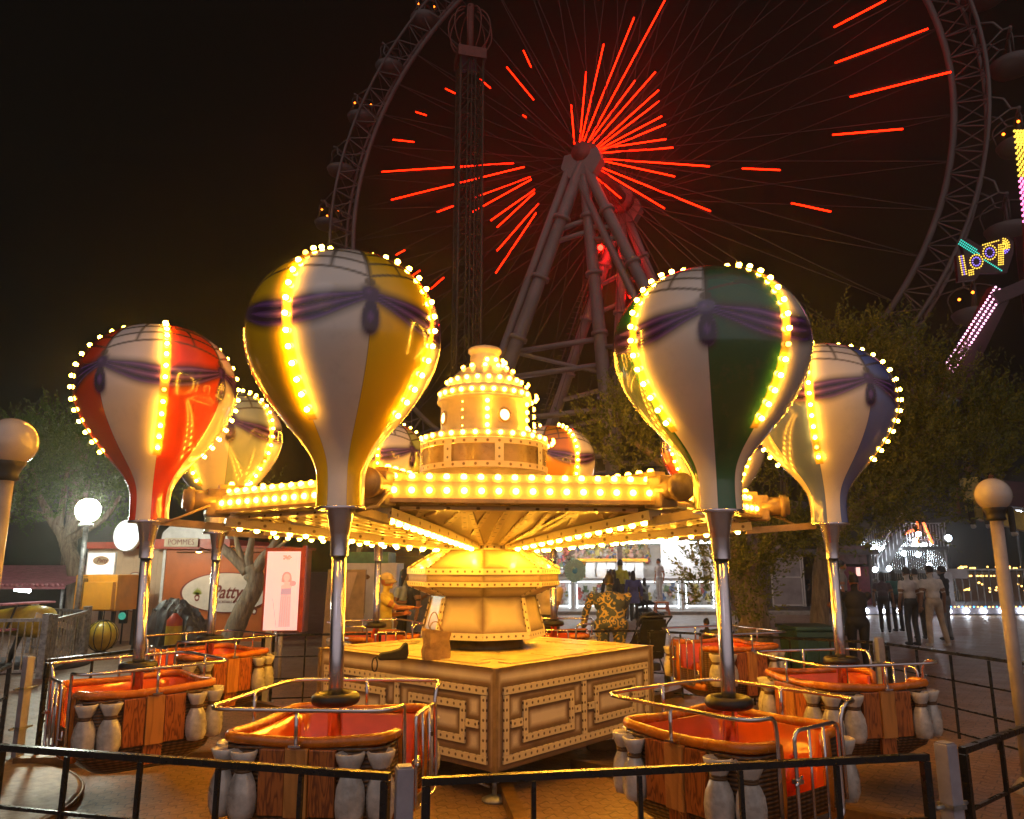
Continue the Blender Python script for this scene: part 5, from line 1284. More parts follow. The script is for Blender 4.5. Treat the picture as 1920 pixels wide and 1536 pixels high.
fh = thing('mirror_funhouse', 'silver mirrored funhouse with stairs, a railed balcony and fiery lights', 'funhouse', (fx(1700), YF, 0)); of = fx(1700)
def strips_mat():
    m, t, b = nt('mirror_strips'); b.inputs['Metallic'].default_value = 1; co = N(t, 'ShaderNodeTexCoord').outputs['Object']
    w = N(t, 'ShaderNodeTexWave', wave_type='BANDS', bands_direction='X'); w.inputs['Scale'].default_value = 3.2; w.inputs['Distortion'].default_value = .6; t.links.new(co, w.inputs[0])
    c = ramp(t, w.outputs['Fac'], [(.2, (.10, .10, .10)), (.6, (.75, .78, .76))]); t.links.new(c, b.inputs['Base Color']); b.inputs['Roughness'].default_value = .18; bump(t, b, w.outputs['Fac'], 1, .08); return m
M['mirror'] = strips_mat()
b = MB(); b.add([(fx(1618) - of, 1.5, 0), (fx(1800) - of, 1.5, 0), (fx(1775) - of, 1.5, fz(985)), (fx(1665) - of, 1.5, fz(990)), (fx(1630) - of, 1.5, fz(1040))], [(0, 1, 2, 3, 4)]); b.add([(fx(1770) - of, 1.2, 0), (fx(1840) - of, 1.6, 0), (fx(1785) - of, 1.4, fz(1010)), (fx(1765) - of, 1.2, fz(1010))], [(0, 1, 2, 3)]); o = b.obj('mirror_wall', M['mirror'], fh); o.modifiers.new('s', 'SOLIDIFY').thickness = .15
b = MB(); zb_ = fz(1028); b.box((fx(1738) - of, .6, zb_), (fx(1778) - fx(1700), 1.6, .15)); b.beam((fx(1640) - of, .3, fz(1085)), (fx(1702) - of, .3, fz(1000)), .5, .14, up=(0, 1, 0)); b.beam((fx(1610) - of, .3, fz(1080)), (fx(1640) - of, .3, fz(1020)), .2, .12, up=(0, 1, 0)); b.box((fx(1700) - of, .4, fz(1072)), (fx(1780) - fx(1640), 1.2, .12)); b.obj('stairs', M['dark'], fh)
b = MB()
for k in range(14): x = fx(1702) - of + (fx(1776) - fx(1702)) * k / 13; b.tube([(x, -.15, zb_), (x, -.15, zb_ + 1.05)], .025, 5)
for z in (.35, 1.05): b.tube([(fx(1702) - of, -.15, zb_ + z), (fx(1776) - of, -.15, zb_ + z)], .03, 6)
for k in range(9): p = Vector((fx(1640) - of, 0, fz(1085))).lerp(Vector((fx(1702) - of, 0, fz(1000))), k / 8); b.tube([p, p + Vector((0, 0, .9))], .02, 5)
b.tube([(fx(1640) - of, 0, fz(1085) + .9), (fx(1702) - of, 0, fz(1000) + .9)], .03, 6)
for x in (1645, 1700, 1775): b.tube([(fx(x) - of, 0, 0), (fx(x) - of, 0, zb_)], .05, 6)
b.obj('railing', M['steel'], fh)
b = MB(); b.tube([(fx(1722) - of, -.2, fz(1020)), (fx(1724) - of, -.2, fz(978))], .05, 6); b.tube([(fx(1735) - of, -.2, fz(980)), (fx(1748) - of, -.2, fz(1020))], .05, 6); b.tube([(fx(1705) - of, .1, fz(1000)), (fx(1722) - of, .1, fz(994))], .06, 6); b.obj('fire_lights', em('fire_lights', (1, .14, .03), 4), fh)
for px, py in ((1722, 1002), (1716, 1040), (1714, 1014), (1634, 1068), (1660, 1066), (1735, 1060), (1690, 1038)):
    b = MB(); b.ell((fx(px) - of, -.3, fz(py)), .10, 0, 10, 6); b.obj('spot_light', M['white_led'], fh)
for px, py in ((1658, 1030), (1742, 1022)):
    b = MB(); b.tube([(fx(px) - of, 1.2, fz(py)), (fx(px) - of + .8, 1.2, fz(py) + .05)], .08, 6); b.obj('tube_light', M['white_led'], fh)
YE = 28.5; e0, e1 = Wp(1610, 1142, YE), Wp(2080, 1146, YE); stg = thing('lit_stage', 'low ride stage with a row of white edge lights and strings of tiny bulbs', 'stage', (e0.x, YE, 0)); Ls = e1.x - e0.x
zl = Wp(1700, 1146, YE).z
b = MB(); b.box((Ls / 2, 2.2, zl / 2 + .1), (Ls, 4.2, zl + .1)); b.obj('deck', pm('stage_grey', (.14, .13, .15), .35, var=.3), stg)
led = MB(); led.ell((0, 0, 0), .075, 0, 10, 6); led = led.mesh('edge_light', M['white_led'])
for px in (1627, 1657, 1687, 1782, 1815, 1848, 1883, 1918): p = Wp(px, 1146, YE - .03); link('edge_light', led, stg, (p.x - e0.x, .03, p.z))
b = MB(); zr = Wp(1800, 1068, YE + .5).z
b.tube([(Wp(1790, 1068, YE).x - e0.x, .5, zr), (Ls, .5, zr)], .035, 6)
for k in range(40): x = Wp(1790, 1068, YE).x - e0.x + k * .26; b.tube([(x, .5, zl), (x, .5, zr)], .018, 5, caps=False)
b.obj('railing', M['galv'], stg)
b = MB(); x0_ = Wp(1800, 1100, YE + 2).x - e0.x
for k in range(150):
    x = x0_ + rr.uniform(0, 5); z = Wp(1850, 1080, YE + 2).z + rr.choice([.35, .3, 0, -.25 - .3 * abs(sin(x * 2.2)), -.5 + .2 * sin(x * 3)]); b.ell((x, 2.0, z), .035, 0, 6, 4)
tag(b.obj('string_bulbs', em('string_bulb', (1, .55, .12), 6), stg), kind='stuff')
b = MB()
for k in range(34): x = Wp(1785, 1135, YE - .1).x - e0.x + k * .13; 
for k in range(34): b.ell((Wp(1785, 1135, YE - .1).x - e0.x + k * .14, -.02, Wp(1800, 1138, YE).z), .032, 0 if k % 3 else 1, 6, 4)
tag(b.obj('edge_pixels', [em('edge_amber', (1, .5, .12), 4), em('edge_blue', (.05, .3, 1), 5)], stg), kind='stuff')
p = Wp(1813, 1076, YE - .2); b = MB(); b.box((p.x - e0.x, .42, p.z), (.75, .04, .36)); o = b.obj('notice_plate', M['dirty_white'], stg)
p = Wp(1790, 1110, YE - .2); b = MB(); b.box((p.x - e0.x - .1, .3, p.z - .1), (.7, .05, 1.6)); o = b.obj('rules_board', pm('rules_board', (.42, .42, .44), .5), stg)
b = MB()
for k in range(7): b.box((p.x - e0.x - .12 + .05 * (k % 2), .265, p.z + .45 - k * .16), (.34 - .06 * (k % 3), .01, .025))
b.obj('printed_lines', M['dark'], stg)
for px, py, Y, lb, r_ in ((1778, 1009, 36, 'bright white floodlight on a thin mast right of the funhouse', .14), (1906, 959, 30, 'bright white floodlight behind the right globe lamp', .17)):
    p = Wp(px, py, Y); t = thing('floodlight', lb, 'floodlight', (p.x, Y, 0)); b = MB(); b.tube([(0, .12, 0), (0, .12, p.z + .3)], .05, 8); b.box((0, .12, p.z), (.35, .15, .3)); b.obj('mast', M['dark'], t); b = MB(); b.ell((0, 0, p.z), r_, 0, 12, 8); b.obj('lens', M['white_led'], t)

# ------------------------------------------------------------------ trees
import numpy as np
def leaf_mat(name, c0, c1):
    m, t, b = nt(name); co = N(t, 'ShaderNodeTexCoord').outputs['Object']
    g = N(t, 'ShaderNodeNewGeometry'); 
    c = ramp(t, math_(t, 'ADD', math_(t, 'MULTIPLY', noise_(t, 1.4, 3, co), .6), math_(t, 'MULTIPLY', g.outputs['Random Per Island'], .45)), [(.2, c0), (.8, c1)])
    t.links.new(c, b.inputs['Base Color']); b.inputs['Roughness'].default_value = .42
    tr = N(t, 'ShaderNodeBsdfTranslucent'); t.links.new(c, tr.inputs[0]); mx = N(t, 'ShaderNodeMixShader'); mx.inputs[0].default_value = .45
    t.links.new(b.outputs[0], mx.inputs[1]); t.links.new(tr.outputs[0], mx.inputs[2]); t.links.new(mx.outputs[0], t.nodes['Material Output'].inputs['Surface']); return m
M['leaf'] = leaf_mat('dark_leaves', (.055, .08, .014), (.21, .22, .04))
M['leaf_green'] = leaf_mat('deep_green_leaves', (.06, .13, .025), (.18, .28, .06))
def bark(name, c0, c1):
    m, t, b = nt(name); co = N(t, 'ShaderNodeTexCoord').outputs['Object']; mp = N(t, 'ShaderNodeMapping'); mp.inputs['Scale'].default_value = (9, 9, 1.6); t.links.new(co, mp.inputs[0])
    n = noise_(t, 1.6, 7, mp.outputs[0], .65); c = ramp(t, n, [(.3, c0), (.65, c1)]); t.links.new(c, b.inputs['Base Color']); b.inputs['Roughness'].default_value = .8; bump(t, b, n, .9, .05); return m
M['bark'] = bark('grey_bark', (.11, .08, .05), (.34, .265, .18))
def foliage(clusters, seed, per_m3=140, leaf=.078, wid=.030, nl=20, up=.8):
    r = np.random.default_rng(seed); V = []
    for (cx_, cy_, cz_, rx, ry, rz) in clusters:
        n = int(per_m3 * (rx * ry * rz) ** .8 * 4) + 8
        d = r.normal(size=(n, 3)); d /= np.linalg.norm(d, axis=1)[:, None]
        rad = r.uniform(.25, 1, n) ** .45
        # uneven outline: lumps and gaps from a few random directions
        lob = r.normal(size=(9, 3)); lob /= np.linalg.norm(lob, axis=1)[:, None]
        mod = 1 + .20 * np.max(d @ lob.T, axis=1) - .22 * (np.max(d @ (-lob[:4]).T, axis=1) > .88)
        o = np.array([cx_, cy_, cz_]) + d * (rad * mod)[:, None] * np.array([rx, ry, rz])
        ax = d * .75 + np.array([0, 0, up]) + r.normal(size=(n, 3)) * .33; ax /= np.linalg.norm(ax, axis=1)[:, None]
        L = r.uniform(.22, .55, n) * (.6 + .6 * rad)
        for k in range(nl):
            f = (k + 1) / nl
            p = o + ax * (L * f)[:, None] + r.normal(size=(n, 3)) * .012
            q = r.normal(size=(n, 3)); q -= ax * np.sum(q * ax, axis=1)[:, None]; q /= np.linalg.norm(q, axis=1)[:, None]
            ld = ax * (.55 + .5 * f) + q * (1.0 - .45 * f); ld /= np.linalg.norm(ld, axis=1)[:, None]
            sd_ = np.cross(ld, ax + r.normal(size=(n, 3)) * .3); sd_ /= (np.linalg.norm(sd_, axis=1)[:, None] + 1e-9)
            l = leaf * r.uniform(.7, 1.25, n) * (1.1 - .35 * f); w = wid * r.uniform(.8, 1.2, n) * (1.1 - .3 * f)
            V.append(np.stack([p, p + ld * (l * .5)[:, None] + sd_ * (w * .5)[:, None], p + ld * l[:, None], p + ld * (l * .5)[:, None] - sd_ * (w * .5)[:, None]], 1))
    V = np.concatenate(V).reshape(-1, 3); nf = len(V) // 4
    me = bpy.data.meshes.new('foliage'); me.vertices.add(len(V)); me.vertices.foreach_set('co', V.astype(np.float32).ravel())
    me.loops.add(nf * 4); me.loops.foreach_set('vertex_index', np.arange(nf * 4, dtype=np.int32)); me.polygons.add(nf)
    me.polygons.foreach_set('loop_start', np.arange(0, nf * 4, 4, dtype=np.int32)); me.polygons.foreach_set('loop_total', np.full(nf, 4, dtype=np.int32)); me.update(); me.validate()
    return me
def limb(b, pts, r0, r1, seed=0, n=12):
    P_ = [Vector(p) for p in pts]; out = []
    for i in range(len(P_) - 1):
        p0, p1, p2, p3 = P_[max(i - 1, 0)], P_[i], P_[i + 1], P_[min(i + 2, len(P_) - 1)]
        for k in range(6):
            t = k / 6; out.append(.5 * ((2 * p1) + (p2 - p0) * t + (2 * p0 - 5 * p1 + 4 * p2 - p3) * t * t + (3 * p1 - p0 - 3 * p2 + p3) * t ** 3))
    out.append(P_[-1]); m_ = len(out)
    out = [p + Vector((mnoise.noise(p * 1.3 + Vector((seed, 0, 0))), mnoise.noise(p * 1.3 + Vector((0, seed, 9))), 0)) * r0 * .35 * min(1, i / 4) for i, p in enumerate(out)]
    b.tube(out, [(r0 + (r1 - r0) * (i / (m_ - 1)) ** .8) * (1 + .13 * mnoise.noise(Vector((i * .7, seed, 2)))) for i in range(m_)], n)
def tree(label, base, limbs, clusters, leafm, seed, group=None, **kw):
    t = thing('tree', label, 'tree', base, 0, group); B = Vector(base); b = MB()
    for pts, r0, r1 in limbs: limb(b, [Vector(p) - B for p in pts], r0, r1, seed + len(pts))
    b.obj('trunk', M['bark'], t)
    if clusters:
        me = foliage([(c[0] - B.x, c[1] - B.y, c[2] - B.z, *c[3:]) for c in clusters], seed, **kw); me.materials.append(M[leafm]); link('crown', me, t)
    return t
def cl(px, py, Y, rpx, rpy=None, dep=None):
    p = at(px, py, Y=Y); s = (Y * .979 + (p.z - H) * .2) / F; rx = rpx * s; rz = (rpy or rpx) * s; return (p.x, Y, p.z, rx, dep or (rx + rz) / 2 * 1.0, rz)
def pt(px, py, Y): return at(px, py, Y=Y)
YA = 12.9; ba = pt(1418, 1212, YA); za = Vector((ba.x, YA, 0))
tree('pale barked tree with low hanging foliage behind the green balloon pole', za,
     [([za, pt(1412, 1150, YA), pt(1395, 1090, YA), pt(1370, 1020, YA), pt(1340, 930, YA)], .32, .13), ([pt(1395, 1095, YA), pt(1430, 1030, YA + .3), pt(1480, 960, YA + .5)], .18, .07), ([pt(1350, 960, YA), pt(1270, 890, YA - .4), pt(1190, 830, YA - .6)], .13, .04)],
     [cl(1170, 815, YA - .8, 62, 58), cl(1125, 800, YA - .6, 36, 34), cl(1205, 860, YA - .5, 60, 40), cl(1160, 750, YA - .6, 26, 34), cl(1230, 760, YA, 40, 60), cl(1385, 1035, YA - 1.0, 75, 50), cl(1335, 1075, YA - 1.1, 42, 66), cl(1395, 1115, YA - .9, 40, 50), cl(1450, 1010, YA - .7, 60, 45), cl(1490, 980, YA, 46, 40), cl(1375, 850, YA + .5, 90, 80)], 'leaf', 11)
YB_ = 12.2; bb = pt(1568, 1140, YB_); zb2 = Vector((bb.x + .5, YB_ + 2.2, 0))
tree('huge dark evergreen tree with upright sprigs behind the blue balloon', zb2,
     [([zb2, zb2 + Vector((.2, 0, 1.6)), zb2 + Vector((.6, -.2, 3.2)), zb2 + Vector((1, 0, 5))], .19, .08), ([zb2 + Vector((.4, 0, 2.4)), zb2 + Vector((1.6, -.3, 3.4)), zb2 + Vector((2.8, 0, 4.3))], .16, .05)],
     [cl(1600, 690, YB_, 62, 62), cl(1560, 640, YB_, 30, 36), cl(1650, 650, YB_, 46, 46), cl(1700, 710, YB_ + .5, 80, 70), cl(1790, 760, YB_ + .6, 85, 65), cl(1880, 790, YB_ + 1, 60, 50), cl(1690, 830, YB_, 85, 75), cl(1780, 870, YB_ + .3, 95, 60), cl(1870, 840, YB_ + 1, 60, 50), cl(1640, 930, YB_, 75, 55), cl(1720, 950, YB_ + .3, 66, 44), cl(1600, 985, YB_, 70, 42), cl(1530, 1005, YB_ - .3, 50, 38), cl(1525, 680, YB_ + 1, 40, 50), cl(1590, 820, YB_ + 1.4, 90, 90)], 'leaf', 23, per_m3=150)
YD = 21.0; zd = pt(135, 1090, YD); zd0 = Vector((zd.x + .2, YD, 0))
tree('green street tree with a forked pale trunk lit by the white lamp', zd0,
     [([zd0, pt(142, 1080, YD), pt(128, 1030, YD), pt(118, 1000, YD), pt(88, 965, YD)], .26, .12), ([pt(120, 1008, YD), pt(150, 965, YD), pt(165, 900, YD)], .15, .05), ([pt(125, 1015, YD), pt(190, 975, YD - .2), pt(225, 930, YD)], .13, .04), ([pt(110, 985, YD), pt(118, 930, YD), pt(130, 870, YD)], .12, .04), ([pt(95, 970, YD), pt(75, 930, YD), pt(60, 880, YD)], .12, .04), ([pt(92, 968, YD), pt(55, 955, YD)], .06, .03)],
     [cl(95, 850, YD, 85, 60), cl(30, 905, YD, 60, 60), cl(120, 800, YD + .3, 55, 36), cl(170, 880, YD, 75, 62), cl(215, 930, YD + .4, 60, 55), cl(60, 950, YD - .2, 55, 34), cl(40, 830, YD + .5, 45, 40), cl(250, 880, YD + .8, 45, 50)], 'leaf_green', 37, per_m3=105)
YM = 17.6; zm = pt(438, 1196, YM); zm0 = Vector((zm.x - .2, YM, 0))
tree('pollarded leaning tree with bare pale limbs before the red kiosk wall', zm0,
     [([zm0, pt(440, 1185, YM), pt(462, 1130, YM), pt(478, 1090, YM), pt(472, 1060, YM)], .25, .18), ([pt(464, 1072, YM), pt(440, 1045, YM), pt(412, 1022, YM), pt(402, 1000, YM), pt(392, 950, YM)], .15, .06), ([pt(466, 1065, YM), pt(468, 1040, YM), pt(472, 1010, YM), pt(470, 960, YM)], .12, .05), ([pt(458, 1058, YM), pt(446, 1025, YM), pt(440, 985, YM)], .09, .04), ([pt(470, 1088, YM), pt(492, 1050, YM - .1), pt(512, 1025, YM), pt(532, 985, YM)], .17, .06), ([pt(490, 1055, YM), pt(505, 1040, YM), pt(550, 1005, YM)], .08, .03)],
     [cl(400, 930, YM + .3, 60, 40), cl(470, 935, YM + .6, 60, 36), cl(545, 965, YM + .8, 40, 22)], 'leaf', 53, per_m3=40)
zp = pt(125, 1080, 27); p0 = Vector((zp.x, 27, 0)); t = thing('palm_tree', 'dark ringed palm trunk far behind the awning shed', 'palm tree', p0); b = MB(); n = 60
b.tube([(0, 0, k * .11) for k in range(n)], [.22 + .02 * (k % 2) for k in range(n)], 12); b.obj('trunk', M['bark'], t)
b = MB()
for k in range(16):
    a = 2 * pi * k / 16; dl = rnd.uniform(.6, 1.3)
    q = [Vector((s * 1.8 * cos(a), s * 1.8 * sin(a), 6.5 + dl * s * 1.3 - 1.5 * s * s * 1.2)) for s in [j / 9 for j in range(10)]]
    for i in range(9):
        sd_ = Vector((-sin(a), cos(a), 0)) * .35 * sin(pi * (i + .7) / 10.5)
        for s_ in (-1, 1): b.add([q[i], q[i + 1], q[i + 1] + sd_ * s_ - Vector((0, 0, .2)), q[i].lerp(q[i + 1], .5) + sd_ * s_ - Vector((0, 0, .22))], [(0, 1, 2, 3)])
b.obj('fronds', M['leaf_green'], t)

# ------------------------------------------------------------------ people
SK = {k: pm('skin_' + k, c, .5, var=.12) for k, c in (('tan', (.44, .15, .055)), ('brown', (.24, .12, .06)), ('pale', (.58, .36, .25)))}
HAIR = pm('dark_hair', (.014, .010, .008), .5, var=.3)
CL = {}
def cloth(n, c):
    if n not in CL: CL[n] = pm('cloth_' + n, c, .8, var=.25, scale=5, bmp=.15)
    return CL[n]
SHOE_W, SHOE_D = pm('white_shoe', (.55, .53, .5), .5), pm('dark_shoe', (.03, .028, .028), .5)
def patterned():
    m, t, b = nt('teal_gold_pattern'); co = N(t, 'ShaderNodeTexCoord').outputs['Object']; s = N(t, 'ShaderNodeSeparateXYZ'); t.links.new(co, s.inputs[0])
    cb = N(t, 'ShaderNodeCombineXYZ'); t.links.new(s.outputs[0], cb.inputs[0]); t.links.new(s.outputs[2], cb.inputs[2]); t.links.new(math_(t, 'MULTIPLY', s.outputs[1], .35), cb.inputs[1])
    v = N(t, 'ShaderNodeTexVoronoi'); v.feature = 'DISTANCE_TO_EDGE'; v.inputs['Scale'].default_value = 9.5; t.links.new(cb.outputs[0], v.inputs['Vector'])
    w = N(t, 'ShaderNodeTexVoronoi'); w.inputs['Scale'].default_value = 9.5; t.links.new(cb.outputs[0], w.inputs['Vector'])
    e_ = math_(t, 'LESS_THAN', v.outputs['Distance'], .09); r1 = math_(t, 'LESS_THAN', math_(t, 'ABSOLUTE', math_(t, 'SUBTRACT', w.outputs['Distance'], .22)), .05)
    n = math_(t, 'GREATER_THAN', noise_(t, 7, 2, cb.outputs[0]), .47)
    k = math_(t, 'MAXIMUM', math_(t, 'MULTIPLY', e_, n), r1)
    c = mixc(t, k, (.05, .07, .08), (.52, .36, .09)); t.links.new(c, b.inputs['Base Color']); b.inputs['Roughness'].default_value = .75; return m
def person(label, loc, yaw, h=1.74, skin='tan', top='grey', bottom='navy', arms=((.12, .05), (.12, .05)), legs=((0, 0), (0, 0)), lean=0, hair='short', sleeve='short', wide=1.0, shoes=None, dress=False, cap=None, head_turn=0, seat=False, hold=None, fine=.016, top_mat=None, bottom_mat=None, group=None):
    """stands facing local -y; arms = per side (elbow offset, hand offset) vectors; one remeshed body with hair as a child"""
    s = h / 1.74; t = thing('person', label, 'person', loc, yaw, group); b = MB(); seg = []
    def V_(x, y, z): return Vector((x, y, z)) * s
    def cap_(p, q, r0, r1, kind, n=5):
        b.tube([p.lerp(q, k / n) for k in range(n + 1)], [(r0 + (r1 - r0) * k / n) for k in range(n + 1)], 12)
        b.ell(p, r0, 0, 12, 8); b.ell(q, r1, 0, 12, 8); seg.append((p, q, (r0 + r1) / 2, kind))
    hipz = .90; L_ = Vector((0, -lean, 0)) * s
    pelvis, chest, neck0 = V_(0, 0, .96), V_(0, 0, 1.28) + L_ * .6, V_(0, 0, 1.45) + L_
    w = wide
    if seat: hipz = .52; pelvis, chest, neck0 = V_(0, 0, .56), V_(0, .02, .88) + L_ * .6, V_(0, 0, 1.06) + L_
    b.ell(pelvis, (.165 * s * w, .115 * s * w, .13 * s), 0, 20, 14); b.ell(pelvis.lerp(chest, .45), (.145 * s * w, .105 * s * w, .17 * s), 0, 20, 14); b.ell(chest, (.17 * s * w, .115 * s * w, .19 * s), 0, 20, 14)
    b.ell(neck0 - V_(0, 0, .06), (.175 * s * w, .085 * s, .065 * s), 0, 20, 12)
    for k in range(6): seg.append((pelvis.lerp(neck0, k / 6), pelvis.lerp(neck0, (k + 1) / 6), .15 * s, 'bottom' if k == 0 else 'top'))
    hd = neck0 + V_(0, -.02, .16); cap_(neck0 - V_(0, 0, .02), hd - V_(0, 0, .05), .055 * s, .052 * s, 'skin', 3)
    HM = Matrix.Rotation(head_turn, 3, 'Z')
    def hp(x, y, z): return hd + HM @ V_(x, y, z)
    b.ell(hp(0, .008, .02), (.074 * s, .094 * s, .108 * s), 0, 22, 16, HM); b.ell(hp(0, -.028, -.045), (.055 * s, .060 * s, .062 * s), 0, 18, 12, HM)
    b.ell(hp(0, -.098, -.012), (.013 * s, .022 * s, .024 * s), 0, 10, 8, HM); b.ell(hp(0, -.088, .028), (.045 * s, .012 * s, .010 * s), 0, 10, 6, HM); b.ell(hp(0, -.083, -.055), (.024 * s, .012 * s, .008 * s), 0, 10, 6, HM); b.ell(hp(0, -.075, -.088), (.025 * s, .02 * s, .018 * s), 0, 10, 6, HM)
    for sx in (-1, 1): b.ell(hp(sx * .076, .012, .0), (.012 * s, .020 * s, .030 * s), 0, 8, 6, HM)
    seg.append((hd + V_(0, 0, .05), hd - V_(0, 0, .08), .09 * s, 'skin'))
    hands = []
    for i, sx in enumerate((-1, 1)):
        sh = neck0 + Vector((sx * .185 * s * w, 0, -.065 * s)); a = arms[i]
        if len(a) == 2: el = sh + V_(sx * a[0] * .6, .03, -.28); ha = el + V_(sx * a[1] * .2, -.05, -.25)
        else: el = sh + V_(*a[:3]).normalized() * .29 * s; ha = el + V_(*a[3:]).normalized() * .255 * s
        cap_(sh, el, .056 * s, .043 * s, 'sleeve'); cap_(el, ha, .041 * s, .029 * s, 'fore')
        if sleeve == 'short': cap_(sh, sh.lerp(el, .6), .064 * s, .062 * s, 'sleeve')
        if sleeve == 'long': cap_(sh, el, .066 * s, .060 * s, 'sleeve'); cap_(el, el.lerp(ha, .8), .06 * s, .055 * s, 'sleeve')
        hands.append((el, ha))
    for i, sx in enumerate((-1, 1)):
        hp_ = Vector((sx * .09 * s * w, pelvis.y, pelvis.z - .03 * s)); lg = legs[i]
        if seat: kn = hp_ + V_(sx * .04 + lg[0], -.42, .0); an = kn + V_(lg[0], -.02 + lg[1], -.44)
        else:
            an = V_(sx * .10 + lg[0], lg[1], .09); kn = hp_.lerp(an, .5) + V_(0, -.035 - abs(lg[1]) * .12, 0)
        if dress: pass
        cap_(hp_, kn, .088 * s * w, .062 * s, 'bottom'); cap_(kn, an, .060 * s, .042 * s, 'shin')
        if bottom != 'bare': cap_(kn, an.lerp(kn, .06), .064 * s, .056 * s, 'bottom')
        b.ell(an + V_(0, -.065, -.045), (.042 * s, .118 * s, .042 * s), 0, 14, 10); b.ell(an + V_(0, .02, -.04), (.04 * s, .05 * s, .05 * s), 0, 12, 8); seg.append((an + V_(0, .03, -.06), an + V_(0, -.16, -.06), .03 * s, 'shoe'))
    if dress:
        z0 = dress * s; n = 24
        b.lathe([(.20 * s * w, z0), (.155 * s * w, pelvis.z), (.10 * s, pelvis.z + .12 * s)], n, 0, (0, 0, 0)); b.add([(.20 * s * w * cos(2 * pi * k / n), .20 * s * w * sin(2 * pi * k / n), z0) for k in range(n)], [tuple(range(n))]); b.add([(.10 * s * cos(2 * pi * k / n), .10 * s * sin(2 * pi * k / n), pelvis.z + .12 * s) for k in range(n)], [tuple(range(n))])
    me0 = b.mesh('body_raw', [M['cream']]); tmp = bpy.data.objects.new('tmp', me0); COL.objects.link(tmp)
    md = tmp.modifiers.new('r', 'REMESH'); md.mode = 'VOXEL'; md.voxel_size = fine * s; sm = tmp.modifiers.new('s', 'SMOOTH'); sm.iterations = 3; sm.factor = .5
    bpy.context.view_layer.update(); me = bpy.data.meshes.new_from_object(tmp.evaluated_get(bpy.context.evaluated_depsgraph_get())); bpy.data.objects.remove(tmp); bpy.data.meshes.remove(me0)
    # hands with separate fingers, in the same mesh
    q = MB(); rr2 = random.Random(hash(label) & 255)
    for i, (el, ha) in enumerate(hands):
        d = (ha - el).normalized(); sdv = d.cross(Vector((0, 1, .2))).normalized() * (1 if i else -1); nv = d.cross(sdv).normalized()
        q.ell(ha + d * .045 * s, (.040 * s, .052 * s, .018 * s), 0, 12, 8, Matrix((sdv, d, nv)).transposed())
        for k, (off, ln) in enumerate(((-.030, .062), (-.010, .073), (.011, .068), (.030, .052))):
            p = ha + d * .080 * s + sdv * off * s; cu = .35 + .1 * k
            p1 = p + (d * cos(cu * .4) + nv * sin(cu * .4)) * ln * .5 * s; p2 = p1 + (d * cos(cu * 1.4) + nv * sin(cu * 1.4)) * ln * .55 * s
            q.tube([p - d * .03 * s, p, p1, p2], [.0095 * s, .0095 * s, .0085 * s, .006 * s], 7)
        p = ha + d * .02 * s - sdv * .034 * s; q.tube([p, p + (d * .7 - sdv * .7) * .035 * s, p + (d * .95 - sdv * .75 + nv * .2) * .058 * s], [.012 * s, .0105 * s, .007 * s], 7)
    mats = [SK[skin], top_mat or cloth(*top), bottom_mat or (cloth(*bottom) if bottom != 'bare' else SK[skin]), shoes or SHOE_D]
    kind_i = {'skin': 0, 'top': 1, 'sleeve': 1 if sleeve else 0, 'fore': 0, 'bottom': 2, 'shin': 2 if bottom != 'bare' else 0, 'shoe': 3}
    if sleeve == 'long': kind_i['fore'] = 1
    me.materials.clear()
    for m_ in mats: me.materials.append(m_)
    sg2 = [(p, q_ - p, max((q_ - p).length_squared, 1e-9), r, k) for p, q_, r, k in seg]
    mi = []; 
    for f in me.polygons:
        c = f.center; best = 9e9; bk = 'top'
        for p, d, ll, r, k in sg2:
            u_ = min(1, max(0, (c - p).dot(d) / ll)); dd = (c - p - d * u_).length - r
            if dd < best: best = dd; bk = k; bu = u_
        i_ = kind_i[bk]
        if bk == 'sleeve' and sleeve == 'short' and bu > .82: i_ = 0
        if bk == 'fore' and sleeve == 'long' and bu > .85: i_ = 0
        if dress and c.z > dress * s - .02 and bk in ('bottom', 'shin'): i_ = 1
        if bk == 'shin' and bu > .97: i_ = 3
        mi.append(i_)
    bm = bmesh.new(); bm.from_mesh(me)
    for f, i_ in zip(bm.faces, mi): f.material_index = i_; f.smooth = True
    hv = [bm.verts.new(p) for p in q.v]
    for f in q.f:
        try: nf = bm.faces.new([hv[i] for i in f]); nf.material_index = 0; nf.smooth = True
        except ValueError: pass
    bm.to_mesh(me); bm.free(); link('body', me, t)
    # hair
    if hair:
        hb_ = MB(); n, m_ = 20, 12; vs = []; fs = []; lowz = {'short': -.02, 'bob': -.12, 'long': -.26, 'dread': -.30}[hair]
        for i in range(m_ + 1):
            f = i / m_
            for k in range(n):
                a = 2 * pi * k / n; front = max(0, -sin(a)); zl = lowz * (1 - front) + .052 * front if hair != 'short' else (-.035 * (1 - front) + .06 * front)
                th = f * pi * .5; z = .128 * cos(th) if f < .75 else None
                if z is None: zt2 = .128 * cos(.75 * pi * .5); z = zt2 + (zl - zt2) * (f - .75) / .25; rr_ = sin(.75 * pi * .5) + .06 * (f - .75) * 4 + (.12 if hair in ('long', 'dread') else 0) * (f - .75) * 4 * (1 - front)
                else: rr_ = sin(th)
                wv = 1 + .05 * mnoise.noise(Vector((cos(a) * 3, sin(a) * 3, i * .7 + h)))
                vs.append(hp(.083 * rr_ * cos(a) * wv, .012 + .102 * rr_ * sin(a) * wv, .02 + z * wv))
        for i in range(m_):
            for k in range(n): fs.append((i * n + k, i * n + (k + 1) % n, (i + 1) * n + (k + 1) % n, (i + 1) * n + k))
        hb_.add(vs, fs, 0, True)
